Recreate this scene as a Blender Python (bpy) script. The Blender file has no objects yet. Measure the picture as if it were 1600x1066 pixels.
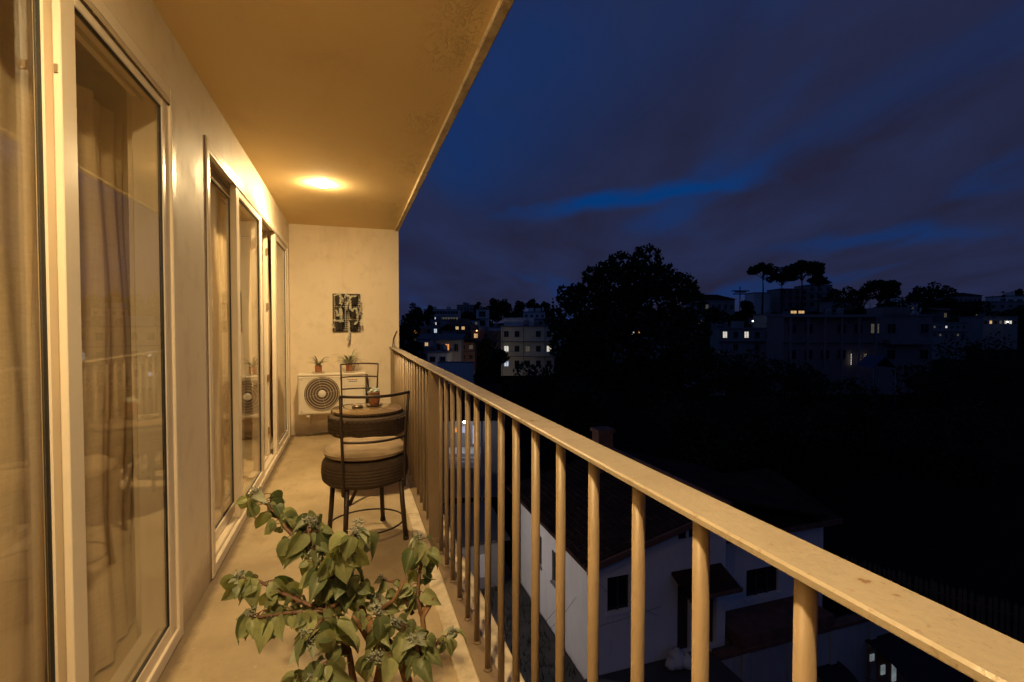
import bpy, math, random
from mathutils import Vector, Matrix
random.seed(7)
R = math.radians
scene = bpy.context.scene
COL = scene.collection

# ------------------------------------------------------------------ camera
F, PW, PH = 760.0, 1600.0, 1066.0
YAW, PITCH = math.atan(251 / F), R(1.4)
EYE = Vector((0, 0, 1.30))
cam_d = bpy.data.cameras.new('camera')
cam = bpy.data.objects.new('camera', cam_d)
COL.objects.link(cam)
cam.location = EYE
cam.rotation_euler = (R(90) - PITCH, 0, -YAW)
cam_d.sensor_width = 36.0
cam_d.lens = F / PW * 36.0
cam_d.shift_y = -5.4 / PW
cam_d.clip_start = 0.02
cam_d.clip_end = 9000
scene.camera = cam

# ------------------------------------------------------------------ sky
world = bpy.data.worlds.new('World')
scene.world = world
world.use_nodes = True
SUN_EL, SUN_AZ = R(-3.5), R(-62)
def build_world():
    nt = world.node_tree; N = nt.nodes; L = nt.links
    N.clear()
    out = N.new('ShaderNodeOutputWorld'); bg = N.new('ShaderNodeBackground')
    sky = N.new('ShaderNodeTexSky'); sky.sky_type = 'NISHITA'; sky.sun_disc = False
    sky.sun_elevation = SUN_EL; sky.sun_rotation = SUN_AZ; sky.altitude = 1200
    sky.air_density = 1.0; sky.dust_density = 0.4; sky.ozone_density = 3.0
    tc = N.new('ShaderNodeTexCoord'); sep = N.new('ShaderNodeSeparateXYZ')
    L.new(tc.outputs['Generated'], sep.inputs[0])
    def math_(op, a, b=None, c=None):
        m = N.new('ShaderNodeMath'); m.operation = op
        for i, v in enumerate((a, b, c)):
            if v is None: continue
            if isinstance(v, (int, float)): m.inputs[i].default_value = v
            else: L.new(v, m.inputs[i])
        return m.outputs[0]
    zc = math_('ADD', math_('MAXIMUM', sep.outputs[2], 0.0), 0.16)
    px = math_('DIVIDE', sep.outputs[0], zc); py = math_('DIVIDE', sep.outputs[1], zc)
    def plane(sx, sy, ox, oy, rot):
        c, s = math.cos(rot), math.sin(rot)
        rx = math_('ADD', math_('MULTIPLY', px, c), math_('MULTIPLY', py, s))
        ry = math_('SUBTRACT', math_('MULTIPLY', py, c), math_('MULTIPLY', px, s))
        cb = N.new('ShaderNodeCombineXYZ')
        L.new(math_('MULTIPLY_ADD', rx, sx, ox), cb.inputs[0]); L.new(math_('MULTIPLY_ADD', ry, sy, oy), cb.inputs[1])
        return cb.outputs[0]
    def noise(vec, scale, detail, rough, dist):
        n = N.new('ShaderNodeTexNoise'); L.new(vec, n.inputs['Vector'])
        n.inputs['Scale'].default_value = scale; n.inputs['Detail'].default_value = detail
        n.inputs['Roughness'].default_value = rough; n.inputs['Distortion'].default_value = dist
        return n.outputs[0]
    big = noise(plane(1.0, 0.45, 1.85, 0.4, R(-20)), 1.1, 4, 0.5, 0.3)
    fine = noise(plane(1.0, 0.55, 5.3, 2.2, R(-25)), 3.2, 7, 0.58, 0.4)
    mid = noise(plane(1.0, 0.35, 2.3, 7.2, R(-25)), 1.6, 5, 0.5, 0.3)
    def smooth(x, a, b):
        m = N.new('ShaderNodeMapRange'); m.interpolation_type = 'SMOOTHSTEP'; L.new(x, m.inputs[0])
        m.inputs[1].default_value = a; m.inputs[2].default_value = b; return m.outputs[0]
    wob = math_('ADD', math_('MULTIPLY', math_('SUBTRACT', fine, 0.5), 0.45), math_('MULTIPLY', math_('SUBTRACT', mid, 0.5), 0.30))
    # long rifts between the cloud streets
    g1 = math_('ABSOLUTE', math_('ADD', math_('SUBTRACT', px, math_('MINIMUM', 1.56, math_('SUBTRACT', 3.3, py))), wob))
    rift1 = math_('MULTIPLY', math_('SUBTRACT', 1.0, smooth(g1, 0.01, 0.24)), math_('MULTIPLY_ADD', smooth(py, 1.3, 1.9), 0.75, 0.25))
    rift1 = math_('MULTIPLY', rift1, math_('SUBTRACT', 1.0, smooth(py, 2.1, 2.7)))
    g2 = math_('ABSOLUTE', math_('ADD', math_('SUBTRACT', px, math_('SUBTRACT', 3.6, math_('MULTIPLY', py, 0.47))), math_('MULTIPLY', wob, 1.6)))
    rift2 = math_('MULTIPLY', math_('SUBTRACT', 1.0, smooth(g2, 0.0, 0.30)), math_('MULTIPLY', math_('MULTIPLY', smooth(py, 1.35, 1.75), math_('SUBTRACT', 1.0, smooth(py, 1.95, 2.5))), 0.55))
    thin = math_('MULTIPLY', math_('MULTIPLY', math_('SUBTRACT', 1.0, smooth(px, 0.35, 1.2)), math_('SUBTRACT', 1.0, smooth(py, 1.9, 3.0))), smooth(mid, 0.34, 0.62))
    holes = math_('MULTIPLY', math_('SUBTRACT', 1.0, smooth(big, 0.30, 0.46)), 0.55)
    openv = math_('MAXIMUM', math_('MAXIMUM', rift1, rift2), math_('MAXIMUM', holes, math_('MULTIPLY', thin, 0.55)))
    openv = math_('MULTIPLY', openv, math_('MULTIPLY_ADD', fine, 0.9, 0.5))
    cov = math_('SUBTRACT', 1.0, math_('MINIMUM', openv, 1.0))
    # clear dusk sky between the clouds: deep blue, with the Nishita dusk glow on top
    K = 1.0 / 0.15
    clear = N.new('ShaderNodeMix'); clear.data_type = 'RGBA'; clear.blend_type = 'ADD'; clear.inputs[0].default_value = 0.35
    clear.inputs[6].default_value = tuple(c * K for c in CLEAR) + (1,); L.new(sky.outputs[0], clear.inputs[7])
    cr = N.new('ShaderNodeValToRGB'); L.new(math_('ADD', math_('MULTIPLY', mid, 0.65), math_('MULTIPLY', fine, 0.35)), cr.inputs[0])
    cr.color_ramp.elements[0].position = 0.36; cr.color_ramp.elements[0].color = tuple(c * K for c in CLOUD_A) + (1,)
    cr.color_ramp.elements[1].position = 0.62; cr.color_ramp.elements[1].color = tuple(c * K for c in CLOUD_B) + (1,)
    cm = N.new('ShaderNodeMix'); cm.data_type = 'RGBA'
    L.new(cov, cm.inputs[0]); L.new(clear.outputs[2], cm.inputs[6]); L.new(cr.outputs[0], cm.inputs[7])
    L.new(cm.outputs[2], bg.inputs[0]); bg.inputs[1].default_value = 0.15
    L.new(bg.outputs[0], out.inputs[0])
CLEAR = (0.001, 0.036, 0.165)
CLOUD_A = (0.0185, 0.026, 0.076)
CLOUD_B = (0.0165, 0.0172, 0.043)
build_world()

# the last of the afterglow: a very weak, very soft sun just on the horizon
sun_d = bpy.data.lights.new('sun', 'SUN'); sun_d.energy = 0.01; sun_d.angle = R(20); sun_d.color = (0.8, 0.85, 1.0)
sun = bpy.data.objects.new('sun', sun_d); COL.objects.link(sun)
sun.rotation_euler = (R(84), 0, R(-62 + 180))

vs = scene.view_settings
vs.view_transform = 'Standard'; vs.look = 'None'; vs.exposure = 0.0; vs.gamma = 1.0; vs.use_curve_mapping = False
scene.cycles.use_denoising = True
scene.cycles.max_bounces = 10
scene.cycles.diffuse_bounces = 6
scene.cycles.glossy_bounces = 5
scene.cycles.transparent_max_bounces = 16
scene.cycles.sample_clamp_indirect = 6.0
LAMP_POWER = 1720.0

# ------------------------------------------------------------------ helpers
def tag(o, label=None, cat=None, group=None, kind=None):
    if label: o['label'] = label
    if cat: o['category'] = cat
    if group: o['group'] = group
    if kind: o['kind'] = kind
    return o
def empty(name, loc=(0, 0, 0), rz=0.0):
    o = bpy.data.objects.new(name, None); COL.objects.link(o)
    o.location = loc; o.rotation_euler = (0, 0, rz); o.empty_display_size = 0.1
    return o
def link_mesh(name, me, parent=None):
    o = bpy.data.objects.new(name, me); COL.objects.link(o)
    if parent: o.parent = parent
    return o
RIGHT = Vector((math.cos(YAW), -math.sin(YAW), 0))
FWD = Vector((math.sin(YAW) * math.cos(PITCH), math.cos(YAW) * math.cos(PITCH), -math.sin(PITCH)))
UP = RIGHT.cross(FWD)
def at(u, v, d):
    """a place seen at photo position (u, v), d metres in front of the camera"""
    return EYE + (RIGHT * ((u - 800.07) / F) - UP * ((v - 527.57) / F) + FWD) * d
def gz(u, d):      # ground plane position with z free
    return at(u, 509, d)

class MB:
    def __init__(s): s.v = []; s.f = []; s.sm = []
    def add(s, vs_, fs, smooth=False):
        k = len(s.v); s.v += [tuple(p) for p in vs_]
        for f in fs: s.f.append(tuple(i + k for i in f)); s.sm.append(smooth)
        return s
    def box(s, x0, x1, y0, y1, z0, z1):
        return s.add([(x0, y0, z0), (x1, y0, z0), (x1, y1, z0), (x0, y1, z0), (x0, y0, z1), (x1, y0, z1), (x1, y1, z1), (x0, y1, z1)],
              [(0, 3, 2, 1), (4, 5, 6, 7), (0, 1, 5, 4), (1, 2, 6, 5), (2, 3, 7, 6), (3, 0, 4, 7)])
    def cbox(s, x0, x1, y0, y1, z0, z1, b):
        """box with chamfered edges"""
        P = [(x0, x1), (y0, y1), (z0, z1)]
        vs_ = []; idx = {}
        for sx in (0, 1):
            for sy in (0, 1):
                for sz in (0, 1):
                    c = [P[0][sx], P[1][sy], P[2][sz]]
                    inn = [c[0] + (b if sx == 0 else -b), c[1] + (b if sy == 0 else -b), c[2] + (b if sz == 0 else -b)]
                    for ax in range(3):
                        p = inn[:]; p[ax] = c[ax]
                        idx[(sx, sy, sz, ax)] = len(vs_); vs_.append(p)
        fs = []
        for ax in range(3):
            o = [(1, 2), (2, 0), (0, 1)][ax]
            for sd in (0, 1):
                q = []
                for a, c in ((0, 0), (1, 0), (1, 1), (0, 1)):
                    k = [0, 0, 0]; k[ax] = sd; k[o[0]] = a; k[o[1]] = c
                    q.append(idx[(k[0], k[1], k[2], ax)])
                fs.append(q if sd else q[::-1])
        for ax in range(3):
            o = [(1, 2), (2, 0), (0, 1)][ax]
            for a in (0, 1):
                for c in (0, 1):
                    def g(e, face):
                        k = [0, 0, 0]; k[ax] = e; k[o[0]] = a; k[o[1]] = c
                        return idx[(k[0], k[1], k[2], face)]
                    q = [g(0, o[0]), g(1, o[0]), g(1, o[1]), g(0, o[1])]
                    fs.append(q if (a + c) % 2 == 0 else q[::-1])
        for sx in (0, 1):
            for sy in (0, 1):
                for sz in (0, 1):
                    q = [idx[(sx, sy, sz, i)] for i in range(3)]
                    fs.append(q if (sx + sy + sz) % 2 == 1 else q[::-1])
        return s.add(vs_, fs)
    def path(s, pts, r, n=8, closed=False, caps=True):
        pts = [Vector(p) for p in pts]; m = len(pts)
        rs = r if isinstance(r, (list, tuple)) else [r] * m
        vs_ = []; prev = None
        for i, p in enumerate(pts):
            a = pts[(i - 1) % m] if (closed or i) else p
            b = pts[(i + 1) % m] if (closed or i < m - 1) else p
            t = (b - a).normalized()
            if prev is None:
                up = Vector((0, 0, 1)) if abs(t.z) < 0.9 else Vector((1, 0, 0))
                nn = t.cross(up).normalized()
            else:
                nn = (prev - t * prev.dot(t)).normalized()
            prev = nn; bb = t.cross(nn)
            for k in range(n):
                an = 2 * math.pi * k / n
                vs_.append(p + (nn * math.cos(an) + bb * math.sin(an)) * rs[i])
        fs = []
        for i in range(m if closed else m - 1):
            j = (i + 1) % m
            for k in range(n):
                k2 = (k + 1) % n
                fs.append((i * n + k, i * n + k2, j * n + k2, j * n + k))
        if caps and not closed:
            fs.append(tuple(range(n))[::-1]); fs.append(tuple((m - 1) * n + k for k in range(n)))
        return s.add(vs_, fs, True)
    def lathe(s, prof, n=32, c=(0, 0, 0), closed=False, axis='z', smooth=True):
        vs_ = []; m = len(prof)
        for k in range(n):
            an = 2 * math.pi * k / n; ca, sa = math.cos(an), math.sin(an)
            for r, z in prof:
                if axis == 'z': vs_.append((c[0] + r * ca, c[1] + r * sa, c[2] + z))
                else: vs_.append((c[0] + r * ca, c[1] - z, c[2] + r * sa))
        fs = []
        for k in range(n):
            k2 = (k + 1) % n
            for i in range(m if closed else m - 1):
                j = (i + 1) % m
                fs.append((k * m + i, k2 * m + i, k2 * m + j, k * m + j))
        return s.add(vs_, fs, smooth)
    def quad(s, a, b, c, d): return s.add([a, b, c, d], [(0, 1, 2, 3)])
    def prism(s, poly, axis, a0, a1):
        """polygon in the plane across axis, extruded from a0 to a1"""
        def P(p, a):
            return {'x': (a, p[0], p[1]), 'y': (p[0], a, p[1]), 'z': (p[0], p[1], a)}[axis]
        n = len(poly)
        vs_ = [P(p, a0) for p in poly] + [P(p, a1) for p in poly]
        fs = [tuple(range(n)), tuple(range(2 * n - 1, n - 1, -1))]
        for i in range(n):
            j = (i + 1) % n
            fs.append((j, i, n + i, n + j))
        return s.add(vs_, fs)
    def mesh(s, name, m):
        me = bpy.data.meshes.new(name); me.from_pydata(s.v, [], s.f)
        me.polygons.foreach_set('use_smooth', s.sm); me.materials.append(m); me.update()
        return me
    def build(s, name, m, parent=None, fix=False):
        me = s.mesh(name, m)
        if fix:
            import bmesh
            bm = bmesh.new(); bm.from_mesh(me); bmesh.ops.recalc_face_normals(bm, faces=bm.faces[:]); bm.to_mesh(me); bm.free()
        return link_mesh(name, me, parent)

def grid_wall(mb, axis, f0, f1, a_cuts, z_cuts, hole):
    """wall slab between f0 and f1 along `axis`, cut into cells by a_cuts x z_cuts; cells where hole(i, j) are open"""
    na, nz = len(a_cuts) - 1, len(z_cuts) - 1
    def P(f, a, z): return (f, a, z) if axis == 'x' else (a, f, z)
    solid = lambda i, j: 0 <= i < na and 0 <= j < nz and not hole(i, j)
    for i in range(na):
        for j in range(nz):
            if not solid(i, j): continue
            a0, a1, z0, z1 = a_cuts[i], a_cuts[i + 1], z_cuts[j], z_cuts[j + 1]
            for f in (f0, f1): mb.quad(P(f, a0, z0), P(f, a1, z0), P(f, a1, z1), P(f, a0, z1))
            if not solid(i - 1, j): mb.quad(P(f0, a0, z0), P(f1, a0, z0), P(f1, a0, z1), P(f0, a0, z1))
            if not solid(i + 1, j): mb.quad(P(f0, a1, z0), P(f1, a1, z0), P(f1, a1, z1), P(f0, a1, z1))
            if not solid(i, j - 1): mb.quad(P(f0, a0, z0), P(f1, a0, z0), P(f1, a1, z0), P(f0, a1, z0))
            if not solid(i, j + 1): mb.quad(P(f0, a0, z1), P(f1, a0, z1), P(f1, a1, z1), P(f0, a1, z1))
    return mb

# ------------------------------------------------------------------ materials
class NT:
    def __init__(s, name):
        s.m = bpy.data.materials.new(name); s.m.use_nodes = True
        s.t = s.m.node_tree; s.N = s.t.nodes; s.L = s.t.links
        s.b = s.N['Principled BSDF']; s.out = s.N['Material Output']
        s.tc = s.N.new('ShaderNodeTexCoord')
    def vec(s, scale=(1, 1, 1), coord='Object'):
        mp = s.N.new('ShaderNodeMapping'); s.L.new(s.tc.outputs[coord], mp.inputs[0]); mp.inputs['Scale'].default_value = scale
        return mp.outputs[0]
    def noise(s, scale, detail=4, rough=0.55, vs_=(1, 1, 1), dist=0.0, coord='Object'):
        n = s.N.new('ShaderNodeTexNoise'); s.L.new(s.vec(vs_, coord), n.inputs['Vector'])
        n.inputs['Scale'].default_value = scale; n.inputs['Detail'].default_value = detail
        n.inputs['Roughness'].default_value = rough; n.inputs['Distortion'].default_value = dist
        return n.outputs[0]
    def ramp(s, fac, stops):
        r = s.N.new('ShaderNodeValToRGB'); s.L.new(fac, r.inputs[0]); e = r.color_ramp.elements
        while len(e) < len(stops): e.new(0.5)
        for i, (p, c) in enumerate(stops):
            e[i].position = p; e[i].color = (c, c, c, 1) if isinstance(c, (int, float)) else (*c[:3], 1)
        return r.outputs[0]
    def mix(s, fac, a, b, mode='MIX'):
        m = s.N.new('ShaderNodeMix'); m.data_type = 'RGBA'; m.blend_type = mode
        for i, v in ((0, fac), (6, a), (7, b)):
            if isinstance(v, (int, float)): m.inputs[i].default_value = v
            elif isinstance(v, tuple): m.inputs[i].default_value = (*v[:3], 1)
            else: s.L.new(v, m.inputs[i])
        return m.outputs[2]
    def math(s, op, a, b=0.0):
        m = s.N.new('ShaderNodeMath'); m.operation = op
        for i, v in enumerate((a, b)):
            if isinstance(v, (int, float)): m.inputs[i].default_value = v
            else: s.L.new(v, m.inputs[i])
        return m.outputs[0]
    def set(s, **k):
        for n, v in k.items():
            i = s.b.inputs[{'color': 'Base Color', 'rough': 'Roughness', 'metal': 'Metallic', 'spec': 'Specular IOR Level', 'emit': 'Emission Color', 'estr': 'Emission Strength', 'coat': 'Coat Weight', 'sheen': 'Sheen Weight'}[n]]
            if isinstance(v, tuple): i.default_value = (*v[:3], 1)
            elif isinstance(v, (int, float)): i.default_value = v
            else: s.L.new(v, i)
        return s
    def bump(s, h, strength=0.3, dist=0.01):
        b = s.N.new('ShaderNodeBump'); s.L.new(h, b.inputs['Height']); b.inputs['Strength'].default_value = strength; b.inputs['Distance'].default_value = dist
        prev = s.b.inputs['Normal'].links
        if prev: s.L.new(prev[0].from_socket, b.inputs['Normal'])
        s.L.new(b.outputs[0], s.b.inputs['Normal'])
        return s
M = {}
def simple(name, col, rough=0.6, metal=0.0, var=0.12, scale=6.0, bump=0.0, bscale=60.0, spec=0.5):
    t = NT(name); n = t.noise(scale, 5)
    d = tuple(c * (1 - var) for c in col); l = tuple(min(1, c * (1 + var)) for c in col)
    t.set(color=t.ramp(n, [(0.3, d), (0.7, l)]), rough=rough, metal=metal, spec=spec)
    if bump: t.bump(t.noise(bscale, 4), bump, 0.004)
    M[name] = t.m; return t.m
def emit(name, col, strength, var=0.0):
    t = NT(name); t.set(color=(0.02, 0.02, 0.02), emit=col, estr=strength); 
    if var:
        n = t.noise(3.0, 3); t.set(emit=t.ramp(n, [(0.3, tuple(c * (1 - var) for c in col)), (0.7, col)]))
    M[name] = t.m; return t.m

# cream wall paint, slightly glossy, trowel marks and dirt
t = NT('wall_paint'); n1 = t.noise(1.3, 5); n2 = t.noise(9, 6)
c = t.mix(t.ramp(n1, [(0.3, 0.0), (0.75, 1.0)]), (0.78, 0.66, 0.48), (0.86, 0.75, 0.57))
c = t.mix(t.math('MULTIPLY', t.ramp(n2, [(0.52, 0.0), (0.75, 1.0)]), 0.35), c, (0.56, 0.44, 0.29))
c = t.mix(t.math('MULTIPLY', t.ramp(t.noise(3.2, 6, .7, (1, 1, .22)), [(0.55, 0.0), (0.75, 1.0)]), 0.30), c, (0.50, 0.38, 0.24))
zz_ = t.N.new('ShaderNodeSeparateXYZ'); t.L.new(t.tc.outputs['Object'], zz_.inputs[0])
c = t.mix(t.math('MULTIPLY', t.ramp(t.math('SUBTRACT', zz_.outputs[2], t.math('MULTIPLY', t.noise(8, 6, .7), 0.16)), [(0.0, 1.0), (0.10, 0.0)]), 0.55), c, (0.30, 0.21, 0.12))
t.set(color=c, rough=t.ramp(t.noise(4, 4), [(0.3, 0.46), (0.7, 0.62)]), spec=0.4)
t.bump(t.noise(5, 5, 0.6, (1, 1, .4)), 0.35, 0.012); t.bump(t.noise(260, 3), 0.25, 0.0012)
M['wall'] = t.m
# flat ceiling paint, blistered along its outer edge
t = NT('ceiling_paint')
sx = t.N.new('ShaderNodeSeparateXYZ'); t.L.new(t.tc.outputs['Object'], sx.inputs[0])
edge = t.ramp(sx.outputs[0], [(0.25, 0.0), (0.40, 1.0), (0.47, 1.0), (0.53, 0.0)])
bl = t.ramp(t.noise(16, 5, 0.62, (1, .7, 1), 1.6), [(0.50, 0.0), (0.53, 1.0), (0.60, 0.15)])
blm = t.math('MULTIPLY', t.math('MULTIPLY', bl, edge), t.ramp(t.noise(1.7, 3), [(0.42, 0.0), (0.58, 1.0)]))
c = t.mix(t.ramp(t.noise(1.1, 4), [(0.3, 0.0), (0.75, 1.0)]), (0.90, 0.70, 0.38), (0.95, 0.76, 0.43))
c = t.mix(t.math('MULTIPLY', t.ramp(t.noise(2.6, 6, .68, (1, .5, 1), .5), [(0.52, 0.0), (0.70, 1.0)]), 0.22), c, (0.62, 0.45, 0.22))
c = t.mix(t.math('MULTIPLY', blm, 0.30), c, (0.95, 0.78, 0.48))
t.set(color=c, rough=0.9, spec=0.08); t.bump(blm, 0.8, 0.005); t.bump(t.noise(3, 4), 0.12, 0.01)
M['ceiling'] = t.m
t = NT('slab_edge'); c = t.mix(t.ramp(t.noise(14, 6, .7), [(0.45, 0.0), (0.7, 1.0)]), (0.62, 0.53, 0.38), (0.30, 0.22, 0.13))
t.set(color=c, rough=0.75); t.bump(t.noise(40, 5), 0.5, 0.006); M['slab_edge'] = t.m
# worn concrete floor with stains, cracks and dirt along the wall
t = NT('floor_concrete')
a1 = t.noise(1.6, 6, 0.62); a2 = t.noise(6.5, 7, 0.7, (1, .6, 1)); a3 = t.noise(40, 4)
c = t.mix(t.ramp(a1, [(0.32, 0.0), (0.68, 1.0)]), (0.33, 0.25, 0.135), (0.52, 0.41, 0.25))
c = t.mix(t.math('MULTIPLY', t.ramp(a2, [(0.52, 0.0), (0.75, 1.0)]), 0.65), c, (0.27, 0.185, 0.095))
c = t.mix(t.math('MULTIPLY', t.ramp(a3, [(0.6, 0.0), (0.75, 1.0)]), 0.25), c, (0.66, 0.57, 0.41))
vo = t.N.new('ShaderNodeTexVoronoi'); vo.feature = 'DISTANCE_TO_EDGE'
ws = t.N.new('ShaderNodeVectorMath'); ws.operation = 'ADD'
nz = t.N.new('ShaderNodeTexNoise'); t.L.new(t.tc.outputs['Object'], nz.inputs['Vector']); nz.inputs['Scale'].default_value = 5.0; nz.inputs['Detail'].default_value = 6
sc_ = t.N.new('ShaderNodeVectorMath'); sc_.operation = 'SCALE'; t.L.new(nz.outputs['Color'], sc_.inputs[0]); sc_.inputs['Scale'].default_value = 0.35
t.L.new(t.tc.outputs['Object'], ws.inputs[0]); t.L.new(sc_.outputs[0], ws.inputs[1])
t.L.new(ws.outputs[0], vo.inputs['Vector']); vo.inputs['Scale'].default_value = 0.9
crk = t.math('MULTIPLY', t.ramp(vo.outputs['Distance'], [(0.0, 1.0), (0.006, 0.0)]), t.ramp(t.noise(1.2, 2), [(0.45, 0.0), (0.6, 1.0)]))
c = t.mix(t.math('MULTIPLY', crk, 0.6), c, (0.12, 0.08, 0.05))
sx = t.N.new('ShaderNodeSeparateXYZ'); t.L.new(t.tc.outputs['Object'], sx.inputs[0])
dirt = t.ramp(t.math('ADD', sx.outputs[0], t.math('MULTIPLY', t.noise(9, 5, .7), 0.10)), [(0.0, 1.0), (0.9, 1.0)])
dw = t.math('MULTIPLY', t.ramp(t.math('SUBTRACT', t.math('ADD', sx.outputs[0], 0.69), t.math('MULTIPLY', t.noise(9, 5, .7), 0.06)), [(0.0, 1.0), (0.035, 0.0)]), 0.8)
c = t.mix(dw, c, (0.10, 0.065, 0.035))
t.set(color=c, rough=t.ramp(a1, [(0.3, 0.5), (0.7, 0.75)])); t.bump(a2, 0.15, 0.01); t.bump(a3, 0.2, 0.002); t.bump(crk, -0.4, 0.003)
M['floor'] = t.m
t = NT('kerb_paint'); c = t.mix(t.ramp(t.noise(7, 6, .65), [(0.45, 0.0), (0.7, 1.0)]), (0.70, 0.60, 0.43), (0.42, 0.33, 0.20))
t.set(color=c, rough=0.6); t.bump(t.noise(30, 5), 0.3, 0.004); M['kerb'] = t.m
# painted steel with rust spots
t = NT('rail_paint')
r1 = t.noise(22, 4, .6); r2 = t.noise(120, 3)
spot = t.ramp(r1, [(0.665, 0.0), (0.70, 1.0)])
speck = t.ramp(r2, [(0.62, 0.0), (0.70, 1.0)])
c = t.mix(t.ramp(t.noise(3, 4), [(0.3, 0.0), (0.7, 1.0)]), (0.28, 0.235, 0.165), (0.34, 0.285, 0.205))
c = t.mix(t.math('MULTIPLY', t.ramp(t.noise(11, 6, .7), [(0.5, 0.0), (0.72, 1.0)]), 0.35), c, (0.22, 0.16, 0.09))
c = t.mix(t.math('MULTIPLY', speck, 0.55), c, (0.19, 0.12, 0.06)); c = t.mix(t.math('MULTIPLY', spot, 0.8), c, (0.13, 0.055, 0.015))
t.set(color=c, rough=t.ramp(r1, [(0.5, 0.38), (0.8, 0.75)])); t.bump(t.noise(90, 4), 0.35, 0.003); t.bump(t.noise(14, 4), 0.3, 0.006); t.bump(spot, -0.4, 0.002)
M['rail'] = t.m
t = NT('rail_side')
c = t.ramp(t.noise(6, 5, .6, (1, 1, .5)), [(0.3, (0.22, 0.155, 0.088)), (0.7, (0.29, 0.21, 0.125))])
c = t.mix(t.math('MULTIPLY', t.ramp(t.noise(30, 5, .7, (1, 1, .25)), [(0.60, 0.0), (0.68, 1.0)]), 0.45), c, (0.13, 0.075, 0.035))
t.set(color=c, rough=0.42); t.bump(t.noise(55, 5, .6, (1, 1, .35)), 0.5, 0.003); M['rail_side'] = t.m
simple('aluminium', (0.84, 0.74, 0.58), 0.32, var=0.05, scale=3, bump=0.05, bscale=40)
simple('aluminium_shade', (0.55, 0.46, 0.33), 0.40, var=0.06, scale=3)
simple('sealant', (0.20, 0.13, 0.07), 0.8, var=0.4, scale=30)
simple('gasket', (0.02, 0.018, 0.015), 0.6)
simple('latch_metal', (0.45, 0.33, 0.20), 0.35, metal=0.6)
# clear glazing: straight-through transmission and a mirror reflection by the Fresnel law, faint dirt
t = NT('glass'); t.N.remove(t.b)
tr = t.N.new('ShaderNodeBsdfTransparent'); tr.inputs[0].default_value = (0.975, 0.98, 0.965, 1)
gl = t.N.new('ShaderNodeBsdfGlossy'); gl.inputs['Roughness'].default_value = 0.012; gl.inputs[0].default_value = (1, 1, 1, 1)
ge = t.N.new('ShaderNodeNewGeometry'); dt = t.N.new('ShaderNodeVectorMath'); dt.operation = 'DOT_PRODUCT'
t.L.new(ge.outputs['Normal'], dt.inputs[0]); t.L.new(ge.outputs['Incoming'], dt.inputs[1])
ml = t.math('ADD', 0.028, t.math('MULTIPLY', 0.90, t.math('POWER', t.math('SUBTRACT', 1.0, t.math('ABSOLUTE', dt.outputs['Value'])), 5.0)))
mx = t.N.new('ShaderNodeMixShader'); t.L.new(ml, mx.inputs[0]); t.L.new(tr.outputs[0], mx.inputs[1]); t.L.new(gl.outputs[0], mx.inputs[2])
di = t.N.new('ShaderNodeBsdfDiffuse'); di.inputs[0].default_value = (0.6, 0.55, 0.45, 1)
m2 = t.N.new('ShaderNodeMixShader'); t.L.new(t.math('MULTIPLY', t.ramp(t.noise(3, 6, .7, (1, 1, .3)), [(0.45, 0.0), (0.8, 1.0)]), 0.05), m2.inputs[0])
t.L.new(mx.outputs[0], m2.inputs[1]); t.L.new(di.outputs[0], m2.inputs[2]); t.L.new(m2.outputs[0], t.out.inputs[0])
M['glass'] = t.m
# linen curtain
t = NT('linen'); t.N.remove(t.b)
wv = t.N.new('ShaderNodeTexWave'); wv.bands_direction = 'Z'; t.L.new(t.vec((1, 1, 1)), wv.inputs[0]); wv.inputs['Scale'].default_value = 95; wv.inputs['Distortion'].default_value = 3.0; wv.inputs['Detail'].default_value = 3
w2 = t.noise(90, 4, .6, (1, 1, .12)); w3 = t.noise(90, 4, .6, (.15, .15, 1.2))
f_ = t.math('ADD', t.math('MULTIPLY', wv.outputs[1], 0.3), t.math('ADD', t.math('MULTIPLY', w2, 0.35), t.math('MULTIPLY', w3, 0.35)))
c = t.ramp(f_, [(0.30, (0.66, 0.50, 0.31)), (0.65, (0.88, 0.71, 0.47))])
df = t.N.new('ShaderNodeBsdfDiffuse'); t.L.new(c, df.inputs[0]); tl = t.N.new('ShaderNodeBsdfTranslucent'); t.L.new(c, tl.inputs[0])
mx = t.N.new('ShaderNodeMixShader'); mx.inputs[0].default_value = 0.15; t.L.new(df.outputs[0], mx.inputs[1]); t.L.new(tl.outputs[0], mx.inputs[2]); t.L.new(mx.outputs[0], t.out.inputs[0])
M['linen'] = t.m
simple('room_wall', (0.62, 0.47, 0.29), 0.8, var=0.05)
simple('rubber', (0.055, 0.034, 0.018), 0.8, var=0.25, scale=12, bump=0.35, bscale=90)
simple('dark_steel', (0.05, 0.032, 0.020), 0.5, metal=0.3, var=0.2, scale=20, bump=0.1)
simple('cushion', (0.36, 0.265, 0.155), 0.9, var=0.22, scale=8, bump=0.35, bscale=180)
simple('table_glass', (0.17, 0.115, 0.06), 0.07, var=0.15, scale=7, spec=0.35)
simple('board', (0.20, 0.125, 0.065), 0.5, var=0.2, scale=9)
simple('cream_plastic', (0.78, 0.70, 0.55), 0.42, var=0.04, scale=2)
simple('fan_dark', (0.12, 0.085, 0.055), 0.6, var=0.1)
simple('grille_wire', (0.62, 0.52, 0.38), 0.45, var=0.05)
simple('terracotta', (0.36, 0.15, 0.065), 0.7, var=0.2, scale=25, bump=0.3, bscale=70)
simple('ceramic', (0.75, 0.68, 0.56), 0.25, var=0.04)
simple('dark_ceramic', (0.12, 0.085, 0.06), 0.3, var=0.1)
simple('black_plastic', (0.030, 0.024, 0.018), 0.5, var=0.15, bump=0.15)
simple('soil', (0.07, 0.045, 0.028), 0.95, var=0.3, scale=50, bump=0.8)
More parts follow.
